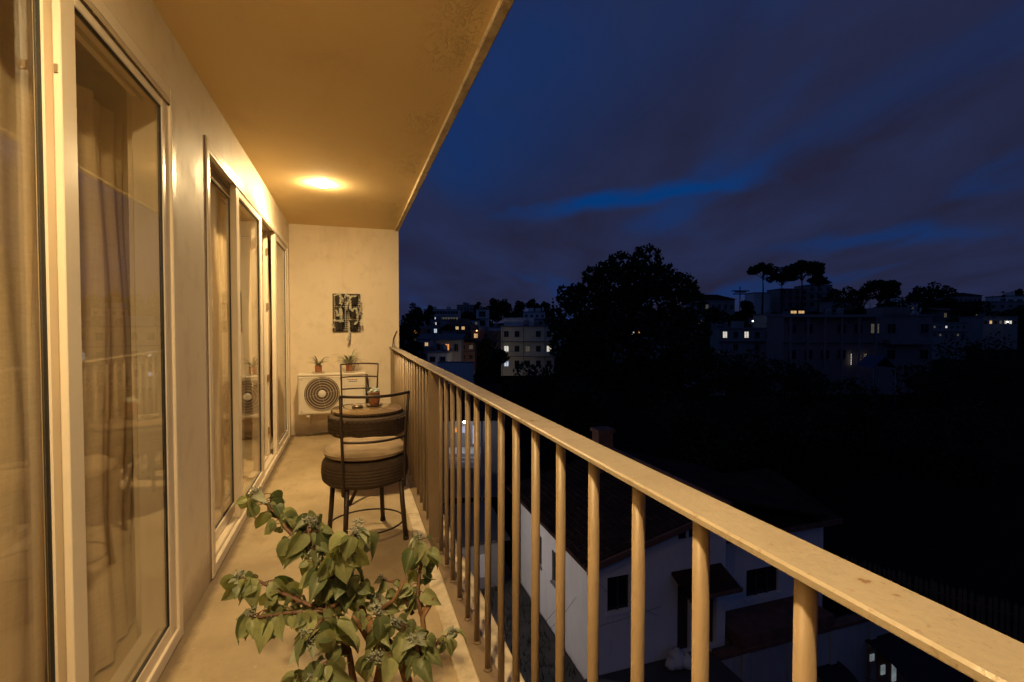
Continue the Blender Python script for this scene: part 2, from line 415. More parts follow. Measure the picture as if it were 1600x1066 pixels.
simple('grey_leaf', (0.50, 0.48, 0.36), 0.7, var=0.2, scale=40)
simple('spider_leaf', (0.33, 0.33, 0.20), 0.55, var=0.25, scale=30)
simple('succulent', (0.45, 0.50, 0.42), 0.6, var=0.2, scale=40)
simple('bark', (0.20, 0.105, 0.045), 0.85, var=0.35, scale=35, bump=0.8, bscale=60)
simple('twig', (0.115, 0.055, 0.03), 0.6, var=0.25, scale=40)
simple('silver_petal', (0.33, 0.34, 0.27), 0.85, var=0.2, scale=60)
simple('pipe_grey', (0.5, 0.45, 0.36), 0.5)
simple('ink_red', (0.30, 0.12, 0.06), 0.5); simple('ink_blue', (0.10, 0.13, 0.22), 0.5)
# shrub leaves: felted green, veins, light through the blade
def leaf_mat(name, a, b):
    t = NT(name)
    uvx = t.N.new('ShaderNodeSeparateXYZ'); t.L.new(t.tc.outputs['Object'], uvx.inputs[0])
    oi = t.N.new('ShaderNodeObjectInfo')
    ax = t.math('ABSOLUTE', uvx.outputs[0])
    vein = t.ramp(t.math('ABSOLUTE', t.math('SINE', t.math('MULTIPLY', t.math('SUBTRACT', uvx.outputs[1], t.math('MULTIPLY', ax, 0.75)), 240.0))), [(0.0, 1.0), (0.16, 0.0)])
    mid = t.ramp(ax, [(0.0, 1.0), (0.0012, 1.0), (0.0022, 0.0)])
    v = t.math('MAXIMUM', mid, t.math('MULTIPLY', vein, 0.5))
    base = t.mix(oi.outputs['Random'], a, b)
    base = t.mix(t.math('MULTIPLY', t.ramp(t.noise(45, 4), [(0.4, 0.0), (0.7, 1.0)]), 0.35), base, tuple(x * 0.6 for x in a))
    base = t.mix(t.math('MULTIPLY', v, 0.35), base, (0.34, 0.36, 0.20))
    t.set(color=base, rough=0.48, spec=0.5); t.bump(v, -0.5, 0.0015)
    tl = t.N.new('ShaderNodeBsdfTranslucent'); t.L.new(t.mix(1.0, base, (1.5, 1.6, 0.7), 'MULTIPLY'), tl.inputs[0])
    mx = t.N.new('ShaderNodeMixShader'); mx.inputs[0].default_value = 0.30
    t.L.new(t.b.outputs[0], mx.inputs[1]); t.L.new(tl.outputs[0], mx.inputs[2]); t.L.new(mx.outputs[0], t.out.inputs[0])
    M[name] = t.m
leaf_mat('leaf', (0.085, 0.115, 0.05), (0.34, 0.36, 0.165))
leaf_mat('leaf_pale', (0.24, 0.27, 0.19), (0.36, 0.38, 0.28))

# town materials
def plaster(name, col, dirt=0.35):
    t = NT(name)
    n = t.noise(0.5, 6, .65, (1, 1, .35)); n2 = t.noise(2.5, 5, .7, (1, 1, .15))
    d = tuple(x * 0.55 for x in col)
    c = t.mix(t.math('MULTIPLY', t.ramp(n, [(0.42, 0.0), (0.72, 1.0)]), dirt), col, d)
    c = t.mix(t.math('MULTIPLY', t.ramp(n2, [(0.55, 0.0), (0.75, 1.0)]), dirt), c, d)
    t.set(color=c, rough=0.85); t.bump(n2, 0.2, 0.03); M[name] = t.m
plaster('pale_plaster', (0.70, 0.66, 0.60)); plaster('yellow_plaster', (0.70, 0.62, 0.40)); plaster('grey_plaster', (0.32, 0.29, 0.27), 0.6)
plaster('white_house_wall', (0.80, 0.75, 0.70), 0.35); plaster('pink_concrete', (0.26, 0.195, 0.18), 0.6); plaster('brick_wall', (0.26, 0.13, 0.09), 0.4)
plaster('stained_wall', (0.46, 0.43, 0.40), 0.7)
simple('slab_trim', (0.22, 0.2, 0.19), 0.85)
simple('dark_pane', (0.012, 0.014, 0.018), 0.15)
simple('window_frame', (0.25, 0.23, 0.21), 0.6)
t = NT('roof_tile'); n = t.noise(0.9, 6, .7); 
c = t.ramp(n, [(0.35, (0.022, 0.013, 0.010)), (0.65, (0.06, 0.030, 0.021))]); t.set(color=c, rough=1.0, spec=0.05)
wv = t.N.new('ShaderNodeTexWave'); wv.bands_direction = 'Y'; t.L.new(t.tc.outputs['Object'], wv.inputs[0]); wv.inputs['Scale'].default_value = 1.6
t.bump(wv.outputs[1], 0.5, 0.04); M['roof_tile'] = t.m
simple('roof_rim', (0.16, 0.07, 0.045), 0.9, var=0.3, scale=3)
simple('roof_metal', (0.05, 0.047, 0.045), 0.6, var=0.2, scale=1)
simple('wood_dark', (0.05, 0.028, 0.018), 0.7, var=0.3)
simple('awning_cloth', (0.012, 0.012, 0.014), 0.9)
simple('cable', (0.02, 0.02, 0.02), 0.7)
simple('blue_fabric', (0.05, 0.06, 0.11), 0.8)
simple('tree_bark', (0.05, 0.035, 0.025), 0.9, var=0.3, scale=2)
t = NT('foliage'); oi = t.N.new('ShaderNodeObjectInfo'); n = t.noise(0.6, 4)
c = t.mix(t.ramp(n, [(0.3, 0.0), (0.7, 1.0)]), (0.016, 0.024, 0.010), (0.034, 0.046, 0.018)); t.set(color=c, rough=0.9, spec=0.1); M['foliage'] = t.m
t = NT('ground_soil'); n = t.noise(0.05, 8, .6); c = t.ramp(n, [(0.3, (0.008, 0.008, 0.005)), (0.7, (0.018, 0.014, 0.010))]); t.set(color=c, rough=1.0, spec=0.02); t.bump(t.noise(1.0, 5), 0.4, 0.1); M['ground'] = t.m
simple('lane', (0.06, 0.055, 0.05), 0.9, var=0.3, scale=0.8, bump=0.3, bscale=8)
simple('fence_wood', (0.10, 0.065, 0.04), 0.85, var=0.4, scale=2)
emit('win_warm', (1.0, 0.62, 0.26), 0.8, 0.5); emit('win_white', (1.0, 0.93, 0.80), 0.85, 0.5); emit('win_cool', (0.75, 0.85, 1.0), 0.8, 0.4)
emit('win_orange', (1.0, 0.36, 0.08), 1.0, 0.4); emit('win_dim', (0.8, 0.7, 0.5), 0.10, 0.5); emit('bulb_white', (1.0, 0.95, 0.9), 5.0); emit('bulb_orange', (1.0, 0.4, 0.12), 5.0)
emit('fill_globe', (1.0, 0.88, 0.82), 1900.0); emit('fill_flood', (1.0, 0.80, 0.58), 190.0); emit('porch_lamp', (0.85, 0.9, 1.0), 120.0); emit('shelter_glow', (0.72, 0.85, 0.9), 0.22, 0.6); emit('porch_glow', (0.72, 0.74, 1.0), 0.55, 0.2)
LAMP_COL = (1.0, 0.70, 0.335)
t = NT('lamp_dome'); t.set(color=(0.9, 0.85, 0.75), emit=LAMP_COL, estr=LAMP_POWER); M['lamp_dome'] = t.m

# ------------------------------------------------------------------ balcony shell
XW = -0.689; YE = 6.282; HC = 2.50; YB = -2.6
tag(MB().box(XW - .16, 0.592, YB, YE + .17, -0.22, 0.0).build('balcony_floor', M['floor']), kind='structure')
o = MB().box(XW - .16, 0.572, YB, YE + .17, HC, HC + .22).build('balcony_ceiling', M['ceiling']); tag(o, kind='structure')
MB().cbox(0.528, 0.577, YB, YE + .17, HC - 0.016, HC + .226, .006).build('drip_edge', M['slab_edge'], o)
k = MB(); y = YB
pieces = [YB, -1.1, 0.35, 1.98, 3.35, 4.8, YE - .002]
kerb = empty('floor_kerb', (0, 0, 0)); tag(kerb, kind='structure')
for a, b in zip(pieces[:-1], pieces[1:]):
    MB().cbox(0.358, 0.432, a + .002, b - .002, 0.0, 0.014, .004).build('kerb_strip', M['kerb'], kerb)
MB().box(0.4335, 0.588, YB, YE - .002, 0.0, 0.004).build('outer_ledge', M['kerb'], kerb)

D1 = (0.50, 2.345); D2 = (2.815, 6.115); DTOP = 2.245
wb = MB()
cy = [YB, D1[0], D1[1], D2[0], D2[1], YE + .16]; cz = [0.0, DTOP, HC]
grid_wall(wb, 'x', XW - .155, XW, cy, cz, lambda i, j: j == 0 and i in (1, 3))
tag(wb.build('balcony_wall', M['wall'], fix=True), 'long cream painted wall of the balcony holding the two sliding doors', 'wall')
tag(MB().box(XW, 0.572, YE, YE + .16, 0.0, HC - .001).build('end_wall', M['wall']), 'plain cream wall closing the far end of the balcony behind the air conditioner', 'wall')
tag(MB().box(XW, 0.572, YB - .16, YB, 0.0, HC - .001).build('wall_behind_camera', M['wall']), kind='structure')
# the flat behind the doors
rm = MB(); rx0 = -4.6; ry1 = 7.4
rm.quad((rx0, YB - .3, -.002), (XW - .155, YB - .3, -.002), (XW - .155, ry1, -.002), (rx0, ry1, -.002))
rm.quad((rx0, YB - .3, HC + .01), (XW - .155, YB - .3, HC + .01), (XW - .155, ry1, HC + .01), (rx0, ry1, HC + .01))
rm.quad((rx0, YB - .3, 0), (rx0, ry1, 0), (rx0, ry1, HC), (rx0, YB - .3, HC))
rm.quad((rx0, YB - .3, 0), (XW - .155, YB - .3, 0), (XW - .155, YB - .3, HC), (rx0, YB - .3, HC))
rm.quad((rx0, ry1, 0), (XW - .155, ry1, 0), (XW - .155, ry1, HC), (rx0, ry1, HC))
rm.quad((XW - .157, YE + .17, 0), (XW - .157, ry1, 0), (XW - .157, ry1, HC), (XW - .157, YE + .17, HC))
rm.box(rx0, XW - .157, 2.80, 2.84, 0, HC - .01)
tag(rm.build('room_shell', M['room_wall']), kind='structure')
tag(MB().box(rx0 - .1, 0.35, YB - .5, 24.0, -13.6, -0.24).build('building_below', M['pale_plaster']), kind='structure')
tag(MB().box(rx0 - .3, XW - .16, YB - .5, 7.6, HC + .23, HC + 3).build('building_above', M['pale_plaster']), kind='structure')

# ------------------------------------------------------------------ sliding doors
def frame_rect(mb, x0, x1, y0, y1, z0, z1, w, wz=None, b=.0025):
    wz = wz or w
    mb.cbox(x0, x1, y0, y0 + w, z0, z1, b); mb.cbox(x0, x1, y1 - w, y1, z0, z1, b)
    mb.cbox(x0 + .001, x1 - .001, y0 + w, y1 - w, z0, z0 + wz, b); mb.cbox(x0 + .001, x1 - .001, y0 + w, y1 - w, z1 - wz, z1, b)
    return mb
def sash(parent, xc, y0, y1, z0, z1, st=.075, rl=.06, latch=None, th=.034):
    s_ = frame_rect(MB(), xc - th / 2, xc + th / 2, y0, y1, z0, z1, st, rl).build('sash', M['aluminium'], parent, fix=True)
    g = MB(); w = .004
    for (a, b, c, d) in ((y0 + st, y0 + st + w, z0 + rl, z1 - rl), (y1 - st - w, y1 - st, z0 + rl, z1 - rl), (y0 + st + w, y1 - st - w, z0 + rl, z0 + rl + w), (y0 + st + w, y1 - st - w, z1 - rl - w, z1 - rl)):
        g.box(xc - .006, xc + .006, a, b, c, d)
    g.build('gasket', M['gasket'], s_)
    MB().box(xc - .0025, xc + .0025, y0 + st + .002, y1 - st - .002, z0 + rl + .002, z1 - rl - .002).build('pane', M['glass'], s_)
    if latch is not None:
        l = MB().cbox(xc + th / 2, xc + th / 2 + .006, latch - .012, latch + .012, 1.02, 1.16, .002)
        l.build('pull', M['latch_metal'], s_)
    return s_
def outer_frame(parent, y0, y1):
    f = MB(); x0, x1 = XW - .125, XW + .010
    f.cbox(x0, x1, y0 - .002, y0 + .045, 0.004, DTOP + .004, .003); f.cbox(x0, x1, y1 - .045, y1 + .002, 0.004, DTOP + .004, .003)
    f.cbox(x0, x1 - .001, y0 + .045, y1 - .045, DTOP - .045, DTOP + .003, .003)
    f.cbox(x0, x1 - .001, y0 + .045, y1 - .045, 0.004, 0.058, .003)
    o = f.build('door_frame', M['aluminium'], parent, fix=True)
    tr_ = MB()
    for xr in (XW - .014, XW - .066): tr_.box(xr - .004, xr + .004, y0 + .045, y1 - .045, .058, .070); tr_.box(xr - .022, xr - .019, y0 + .045, y1 - .045, DTOP - .062, DTOP - .045); tr_.box(xr + .019, xr + .022, y0 + .045, y1 - .045, DTOP - .062, DTOP - .045)
    tr_.build('track', M['aluminium_shade'], o)
    sl = MB().box(XW + .0005, XW + .003, y1 + .0025, y1 + .0065, .002, DTOP + .009).box(XW + .0005, XW + .003, y0 - .0065, y0 - .0025, .002, DTOP + .009).box(XW + .0005, XW + .003, y0 - .0025, y1 + .0025, DTOP + .0045, DTOP + .009)
    sl.build('sealant', M['sealant'], o)
    return o
d1 = empty('sliding_glass_door', (0, 0, 0)); tag(d1, 'tall sliding glass door nearest the camera with beige curtains behind it', 'door')
outer_frame(d1, *D1)
sash(d1, XW - .009, 1.535, 2.299, .062, DTOP - .047, .072, .05, th=.018)
sash(d1, XW - .044, 0.548, 1.600, .062, DTOP - .047, .070, .05, th=.022)
MB().cbox(XW - .014, XW - .006, 1.5305, 1.5348, 1.935, 1.957, .0008).build('catch', M['latch_metal'], d1)
d2 = empty('sliding_glass_door', (0, 0, 0)); tag(d2, 'wide sliding glass door standing partly open beside the chairs', 'door')
outer_frame(d2, *D2)
sash(d2, XW - .072, 2.862, 3.720, .062, DTOP - .047, .070)
sash(d2, XW - .016, 3.500, 4.430, .062, DTOP - .047, .085)
sash(d2, XW - .016, 5.14, 6.068, .062, DTOP - .047, .100)
for k_, (xs, ys) in enumerate(((XW - .088, 4.62), (XW - .084, 5.155))):     # the folded leaves seen edge-on in the gap
    w = .03
    s_ = MB().cbox(xs - .018, xs + .018, ys - .035, ys + .035, .062, DTOP - .05, .003).build('leaf_edge', M['aluminium'], d2)
    for zz in (2.0, 1.48, .80, .30):
        MB().cbox(xs + .012, xs + .028, ys - .047, ys - .035, zz - .035, zz + .035, .003).build('hinge', M['latch_metal'], s_)

def curtain(label, y0, y1, x, z0=0.02, z1=2.30, amp=.035, waves=5.0, seed=0, flare=0.0):
    rnd = random.Random(seed); ny, nz_ = 150, 16
    ph = [rnd.uniform(0, 6.28) for _ in range(4)]
    vs_ = []; fs = []
    for j in range(nz_ + 1):
        tz = j / nz_; z = z0 + (z1 - z0) * tz
        for i in range(ny + 1):
            ty = i / ny; y = y0 + (y1 - y0) * ty + flare * (1 - tz) * ty
            a = amp * (0.65 + 0.35 * math.sin(3.1 * ty * waves + ph[0] + .6 * tz))
            xx = x + a * math.sin(2 * math.pi * waves * ty + ph[1] + .5 * math.sin(2.2 * tz + ph[2])) + .35 * amp * math.sin(2 * math.pi * waves * 2.3 * ty + ph[3] + tz)
            xx += .012 * math.sin(9 * tz + 5 * ty)
            vs_.append((xx, y, z))
    for j in range(nz_):
        for i in range(ny):
            a = j * (ny + 1) + i; fs.append((a, a + 1, a + ny + 2, a + ny + 1))
    o = MB().add(vs_, fs, True).build('curtain', M['linen']); tag(o, label, 'curtain')
    return o
curtain('beige linen curtain in broad folds at the left edge of the photograph', -0.30, 1.90, XW - .235, waves=5, seed=3, amp=.024)
curtain('beige linen curtain behind the second glass panel of the nearest door', 1.86, 2.755, XW - .215, waves=4.2, seed=11, amp=.017, z1=2.16)
curtain('pale curtain behind the wide far door', 2.9, 4.75, XW - .225, waves=10, seed=5, amp=.03)
curtain('pale curtain gathered at the far end of the wide door', 5.2, 6.9, XW - .225, waves=12, seed=8, amp=.03)

# ------------------------------------------------------------------ ceiling lamp
LX, LY = -0.228, 4.44
for ly, lab in ((LY, 'lit round ceiling lamp glowing over the far half of the balcony'), (LY - 3.92, 'second lit ceiling lamp of the balcony, over the near end by the camera')):
  lamp = empty('ceiling_lamp', (LX, ly, HC)); tag(lamp, lab, 'lamp', 'ceiling lamps of the balcony')
  MB().lathe([(0, -.001), (.048, -.001), (.051, -.002), (.051, -.005), (.048, -.006), (0, -.006)], 32).build('base', M['ceramic'], lamp)
  MB().lathe([(.054, -.0062), (.0575, -.0075), (.057, -.010), (.050, -.0155), (.038, -.019), (.022, -.0215), (.010, -.0225), (0, -.0228)], 32).build('dome', M['lamp_dome'], lamp)

# ------------------------------------------------------------------ railing
RX = 0.476; RZ = 1.040
rl_ = empty('railing', (RX, 0, 0)); tag(rl_, 'cream painted steel balcony railing with round bars and flat handrail', 'railing')
hb = MB(); w0, w1 = .447 - RX, .520 - RX
prof = [(w0, RZ - .010), (w0 + .003, RZ - .0125), (w1 - .003, RZ - .0125), (w1, RZ - .010), (w1, RZ - .003), (w1 - .003, RZ), (w0 + .003, RZ), (w0, RZ - .003)]
# handrail as many short rings so that the bar is not dead straight
ys = [YB + i * (YE - .002 - YB) / 60 for i in range(61)]; n = len(prof); vs_ = []; fs = []
for i, y in enumerate(ys):
    dx = .0018 * math.sin(1.9 * y) + .001 * math.sin(5.3 * y + 1); dz = .0016 * math.sin(2.3 * y + 2)
    vs_ += [(p[0] + dx, y, p[1] + dz) for p in prof]
for i in range(len(ys) - 1):
    for k in range(n):
        fs.append((i * n + k, i * n + (k + 1) % n, (i + 1) * n + (k + 1) % n, (i + 1) * n + k))
MB().add(vs_, fs).build('handrail', M['rail'], rl_, fix=True)
MB().cbox(.4345 - RX, .510 - RX, YB, YE - .004, .0045, .0125, .002).build('bottom_plate', M['rail_side'], rl_)
bm_ = None; pitch = 0.1655; y = 0.4045 - 17 * pitch; first = None
posts = (2.93, 5.91, -0.05 - 1.6)
while y < YE - .05:
    if not any(abs(y - p) < 0.085 for p in posts):
        if first is None:
            first = MB().path([(0, 0, .0125), (0, 0, .5), (0, 0, RZ - .012)], .0118, 18).lathe([(.0119, .013), (.0172, .0135), (.0150, .0175), (.0120, .0215)], 18).lathe([(.0119, RZ - .022), (.0142, RZ - .017), (.0160, RZ - .0128), (.0119, RZ - .0126)], 18).mesh('baluster', M['rail_side'])
        b = link_mesh('baluster', first, rl_); b.location = (random.uniform(-.0015, .0015), y, 0); b.rotation_euler = (random.uniform(-.003, .003), random.uniform(-.002, .002), random.uniform(0, 6.28))
    y += pitch
for p in posts:
    MB().cbox(.437 - RX, .513 - RX, p - .010, p + .010, .0125, RZ - .0125, .002).build('post', M['rail_side'], rl_)
# brace from the end wall down to the rail, and its fixing
br = MB().path([(.545 - RX, YE - .004, 1.235), (.50 - RX, YE - .02, 1.14), (.482 - RX, YE - .12, RZ)], .006, 8)
br.build('brace', M['dark_steel'], rl_)

# ------------------------------------------------------------------ tyre furniture
def tyre_profile(Ro, Ri, z0, z1, ribs):
    h = z1 - z0; p = []
    p += [(Ri, z0 + .25 * h), (Ri + .01, z0 + .10 * h), (Ri + .03, z0 + .03 * h), (Ro - .055, z0), (Ro - .022, z0 + .05 * h), (Ro - .006, z0 + .15 * h)]
    for i in range(ribs):
        a = z0 + h * (.17 + .66 * i / ribs); b = z0 + h * (.17 + .66 * (i + .78) / ribs)
        bul = .006 * math.sin(math.pi * (i + .5) / ribs)
        p += [(Ro - .006 + bul, a), (Ro - .003 + bul, a + .004), (Ro - .003 + bul, b - .004), (Ro - .008 + bul, b)]
    p += [(Ro - .006, z1 - .15 * h), (Ro - .022, z1 - .05 * h), (Ro - .055, z1), (Ri + .03, z1 - .03 * h), (Ri + .01, z1 - .10 * h), (Ri, z1 - .25 * h)]
    return p
def arc_bar(mb, a, b, bow, r, n=12, sag=0.0):
    a, b = Vector(a), Vector(b); pts = []
    for i in range(n + 1):
        t_ = i / n; p = a.lerp(b, t_); k_ = 4 * t_ * (1 - t_)
        p.y -= bow * k_; p.z -= sag * k_; pts.append(p)
    return mb.path(pts, r, 8)
def make_chair(loc, rz, label, bars, zt, half_top, half_bot, cushion=True):
    t_ = empty('tyre_chair', loc, rz); tag(t_, label, 'chair', 'tyre chairs on the balcony')
    Ro = .256
    MB().lathe(tyre_profile(Ro, .15, .350, .510, 6), 64, closed=True).build('tyre_seat', M['rubber'], t_)
    if cushion:
     cs = MB().lathe([(0, .580), (.10, .580), (.18, .575), (.225, .563), (.244, .544), (.240, .526), (.20, .514), (0, .511)], 48)
     cu = cs.build('cushion', M['cushion'], t_)
     dm = cu.data
     for v in dm.vertices:
         an = math.atan2(v.co.y, v.co.x); rr = v.co.xy.length / .245
         if v.co.z > .54: v.co.z += .009 * math.sin(3 * an + 1) * rr + .005 * math.sin(7 * an) * rr - .006 * math.sin(5 * an + 2) * rr ** 3
     MB().path([(.2435 * math.cos(i / 48 * 6.2832), .2435 * math.sin(i / 48 * 6.2832), .545 + .003 * math.sin(i / 48 * 18.85 + 1)) for i in range(48)], .0042, 6, closed=True).build('piping', M['cushion'], cu)
    for (sx, sy, fx, fy) in ((-1, -1, -.165, -.165), (1, -1, .190, -.19), (-1, 1, -.20, .10), (1, 1, .155, .17)):
        MB().path([(fx * .88, fy * .88, .36), (fx * .94, fy * .94, .17), (fx, fy, .018)], .0145, 10).path([(fx, fy, .020), (fx * 1.003, fy * 1.003, 0.0)], .0175, 10).build('leg', M['dark_steel'], t_)
    MB().path([(.228 * math.cos(i / 48 * 6.2832), .205 * math.sin(i / 48 * 6.2832) - .01, .085) for i in range(48)], .0055, 8, closed=True).build('ring_stretcher', M['dark_steel'], t_)
    ends = []
    for sx in (-1, 1):
        x0 = sx * half_bot; yb = -math.sqrt(max((Ro + .012) ** 2 - half_bot ** 2, .01))
        top = (sx * half_top, yb - .035, zt)
        pts = [(x0 * .93, yb * .80, .318), (x0, yb, .335), (x0, yb - .002, .47), (x0 + (top[0] - x0) * .15, yb - .004, .60), (x0 + (top[0] - x0) * .55, yb - .018, .76), top]
        MB().path(pts, .0085, 8).build('back_upright', M['dark_steel'], t_)
        ends.append(pts)
    def pt(side, z):
        P = ends[side]
        for a, b in zip(P[:-1], P[1:]):
            if a[2] <= z <= b[2]:
                k_ = (z - a[2]) / (b[2] - a[2]); return tuple(a[i] + (b[i] - a[i]) * k_ for i in range(3))
        return P[-1]
    for i, z in enumerate(bars):
        arc_bar(MB(), pt(0, z), pt(1, z), .105 - .03 * i, .0078 if i else .0085).build('back_bar', M['dark_steel'], t_)
    return t_
make_chair((.078, 3.13, 0), R(13), 'tyre chair with beige seat cushion, nearest the camera, back turned to it', (.905, .640), .905, .197, .180)
make_chair((.06, 4.98, 0), R(176), 'tyre chair without cushion beyond the table, thin rod backrest against the air conditioner', (.905, .775, .655), .905, .183, .170, cushion=False)

tb = empty('tyre_table', (.130, 4.27, 0)); tag(tb, 'low round table made of a tyre with a glass top', 'table')
Ro = .318
ty = MB().lathe(tyre_profile(Ro, .2, .395, .578, 5), 72, closed=True).build('tyre', M['rubber'], tb)
lug = MB().add([(-.012, -.003, -.030), (.012, -.003, -.020), (.012, .008, -.020), (-.012, .008, -.030), (-.012, -.003, .020), (.012, -.003, .030), (.012, .008, .030), (-.012, .008, .020)],
               [(0, 3, 2, 1), (4, 5, 6, 7), (0, 1, 5, 4), (1, 2, 6, 5), (2, 3, 7, 6), (3, 0, 4, 7)]).mesh('tread_block', M['rubber'])
for k_ in range(44):
    an = 2 * math.pi * k_ / 44
    for zz in (.452, .522):
        l = link_mesh('tread_block', lug, ty); l.location = ((Ro) * math.cos(an), (Ro) * math.sin(an), zz); l.rotation_euler = (0, 0, an + R(90) + (R(0)))
MB().lathe([(0, .592), (.283, .592), (.286, .595), (.286, .599), (.283, .602), (0, .602)], 64).build('glass_top', M['table_glass'], tb)
# pale blocks standing for the bright gaps between tyre and glass
MB().lathe([(0, .580), (.262, .580), (.262, .588), (0, .588)], 48).build('board', M['board'], tb)
lc = MB().cbox(-.0065, .0065, -.003, .003, 0, .0075, .001).mesh('gap_dash', M['cushion'])
for k_ in range(64):
    an = 2 * math.pi * k_ / 64; q = link_mesh('gap_dash', lc, tb); q.location = (.279 * math.cos(an), .279 * math.sin(an), .584); q.rotation_euler = (0, 0, an + R(90) + .3)
for a, b in (((.10, -.10, .40), (-.157, -.60, 0)), ((-.12, -.04, .40), (-.06, .16, 0)), ((.02, .12, .40), (.06, -.05, 0)), ((.16, .03, .40), (.22, .16, 0))):
    MB().path([a, tuple((a[i] + b[i]) / 2 for i in range(3)), b], .0125, 10).build('leg', M['dark_steel'], tb)
# things on the table
ash = empty('ashtray', (.045, 4.33, .6022)); tag(ash, 'small round dark ashtray with metal rim on the glass table', 'ashtray')
MB().lathe([(0, .004), (.040, .004), (.043, .018), (.047, .019), (.0475, .016), (.046, 0), (0, 0)], 28).build('bowl', M['dark_ceramic'], ash)
MB().lathe([(.040, .0185), (.0425, .0215), (.0465, .0215), (.048, .0185)], 28).build('rim', M['latch_metal'], ash)
MB().path([(.02, .015, .022), (-.035, .03, .026)], .004, 8).build('cigarette', M['ceramic'], ash)
lt = MB().cbox(.088, .100, 4.245, 4.262, .6022, .640, .002); tag(lt.build('lighter', M['ceramic']), 'small pale lighter standing beside the ashtray', 'lighter')
pot = empty('succulent_pot', (.187, 4.37, .6022)); tag(pot, 'terracotta pot with pale succulents on the glass table', 'potted plant')
MB().lathe([(0, .010), (.036, .010), (.044, .045), (.046, .080), (.043, .118), (.045, .124), (.040, .124), (.038, .110), (0, .110)], 28).build('pot', M['terracotta'], pot)
MB().lathe([(0, .001), (.055, .001), (.070, .012), (.072, .015), (.066, .013), (.05, .008), (0, .008)], 32).build('saucer', M['dark_ceramic'], pot)
ros = MB()
for i in range(4):
    for k_ in range(7):
        an = 2 * math.pi * k_ / 7 + i * .45; rr = .016 - i * .0035; z = .002 + i * .0045
        ca, sa = math.cos(an), math.sin(an); w = .0045
        tip = (ca * (rr + .005), sa * (rr + .005), z + .006 + i * .002)
        ros.add([(ca * .002 , sa * .002, z), (ca * rr - sa * w, sa * rr + ca * w, z + .003), tip, (ca * rr + sa * w, sa * rr - ca * w, z + .003), (ca * rr, sa * rr, z - .002)], [(0, 3, 2, 1), (0, 1, 4), (1, 2, 4), (2, 3, 4), (3, 0, 4)], True)
rme = ros.mesh('rosette', M['succulent'])
for (x, y, z, s) in ((-.02, -.01, .125, 1.1), (.018, -.014, .122, 1.3), (0, .015, .135, 1.2), (-.028, .02, .12, 1.0), (.03, .012, .13, 1.0), (-.042, -.006, .112, .9), (.0, -.03, .118, .9)):
    q = link_mesh('rosette', rme, pot); q.location = (x, y, z); q.scale = (s,) * 3; q.rotation_euler = (random.uniform(-.5, .5), random.uniform(-.5, .5), random.uniform(0, 6))

# ------------------------------------------------------------------ air conditioner
ac = empty('air_conditioner', (-.215, 5.95, 0)); tag(ac, 'cream outdoor air conditioner unit on wall brackets at the end of the balcony', 'air conditioner')
ax0, ax1, az0, az1 = -.365, .370, .285, .752
body = MB().cbox(ax0, ax1, .006, .285, az0, az1 - .030, .010).build('casing', M['cream_plastic'], ac)
MB().cbox(ax0 - .006, ax1 + .006, .0, .290, az1 - .0295, az1, .009).build('lid', M['cream_plastic'], ac)
fx, fz, FR = -.108, .522, .193
# front panel round the fan: raised rounded panel
pan = MB()
ring = [(FR + .004, -.0065), (FR + .004, .002)]
pan.lathe([(FR - .002, .0), (FR - .002, -.012 + .004), (FR + .006, -.009), (FR + .008, .0)], 64, (fx, 0.0, fz), axis='y')
pan.build('fan_rim', M['cream_plastic'], ac)
MB().lathe([(0, 0), (FR - .002, 0)], 64, (fx, .0045, fz), axis='y').build('fan_well', M['fan_dark'], ac)
fan = MB()
for k_ in range(3):
    a0 = k_ * 2.094
    vs_ = []; 
    for i in range(7):
        t_ = i / 6; r_ = .045 + t_ * .125
        for s_ in (0, 1):
            an = a0 + s_ * .9 + t_ * .5
            vs_.append((fx + r_ * math.cos(an), .002 - s_ * .0008 - .0012, fz + r_ * math.sin(an)))
    fan.add(vs_, [(2 * i, 2 * i + 1, 2 * i + 3, 2 * i + 2) for i in range(6)], True)
fan.build('fan_blades', M['dark_ceramic'], ac)
gr = MB()
for r_ in (.068, .098, .128, .156, .180):
    gr.path([(fx + r_ * math.cos(i / 48 * 6.2832), -.009, fz + r_ * math.sin(i / 48 * 6.2832)) for i in range(48)], .0030, 6, closed=True)
for k_ in range(4):
    an = k_ * math.pi / 2 + .2
    gr.path([(fx + .04 * math.cos(an), -.0065, fz + .04 * math.sin(an)), (fx + (FR - .003) * math.cos(an), -.0065, fz + (FR - .003) * math.sin(an))], .0012, 5)
gr.build('fan_grille', M['grille_wire'], ac)
MB().lathe([(0, .013), (.038, .012), (.042, .009), (.042, .005), (0, .005)], 32, (fx, 0, fz), axis='y').build('fan_hub', M['ceramic'], ac)
fp = MB()
frame_rect_pts = [(ax0 + .02, .118), (az0 + .015, az1 - .045)]
for (a, b, c, d) in ((-.345, .105, az1 - .052, az1 - .049), (-.345, .105, az0 + .018, az0 + .021), (-.348, -.345, az0 + .02, az1 - .05), (.105, .108, az0 + .02, az1 - .05), (.128, .345, .60, .603), (.128, .345, .335, .338), (.128, .131, .338, .60), (.342, .345, .338, .60)):
    fp.box(a, b, .003, .0055, c, d)
fp.build('panel_seam', M['aluminium_shade'], ac)
for (x, z) in ((-.325, az1 - .066), (.085, az1 - .066), (-.325, az0 + .036), (.085, az0 + .036)):
    MB().lathe([(0, .004), (.006, .003), (.007, 0)], 12, (x, .006, z), axis='y').build('screw', M['latch_metal'], ac)
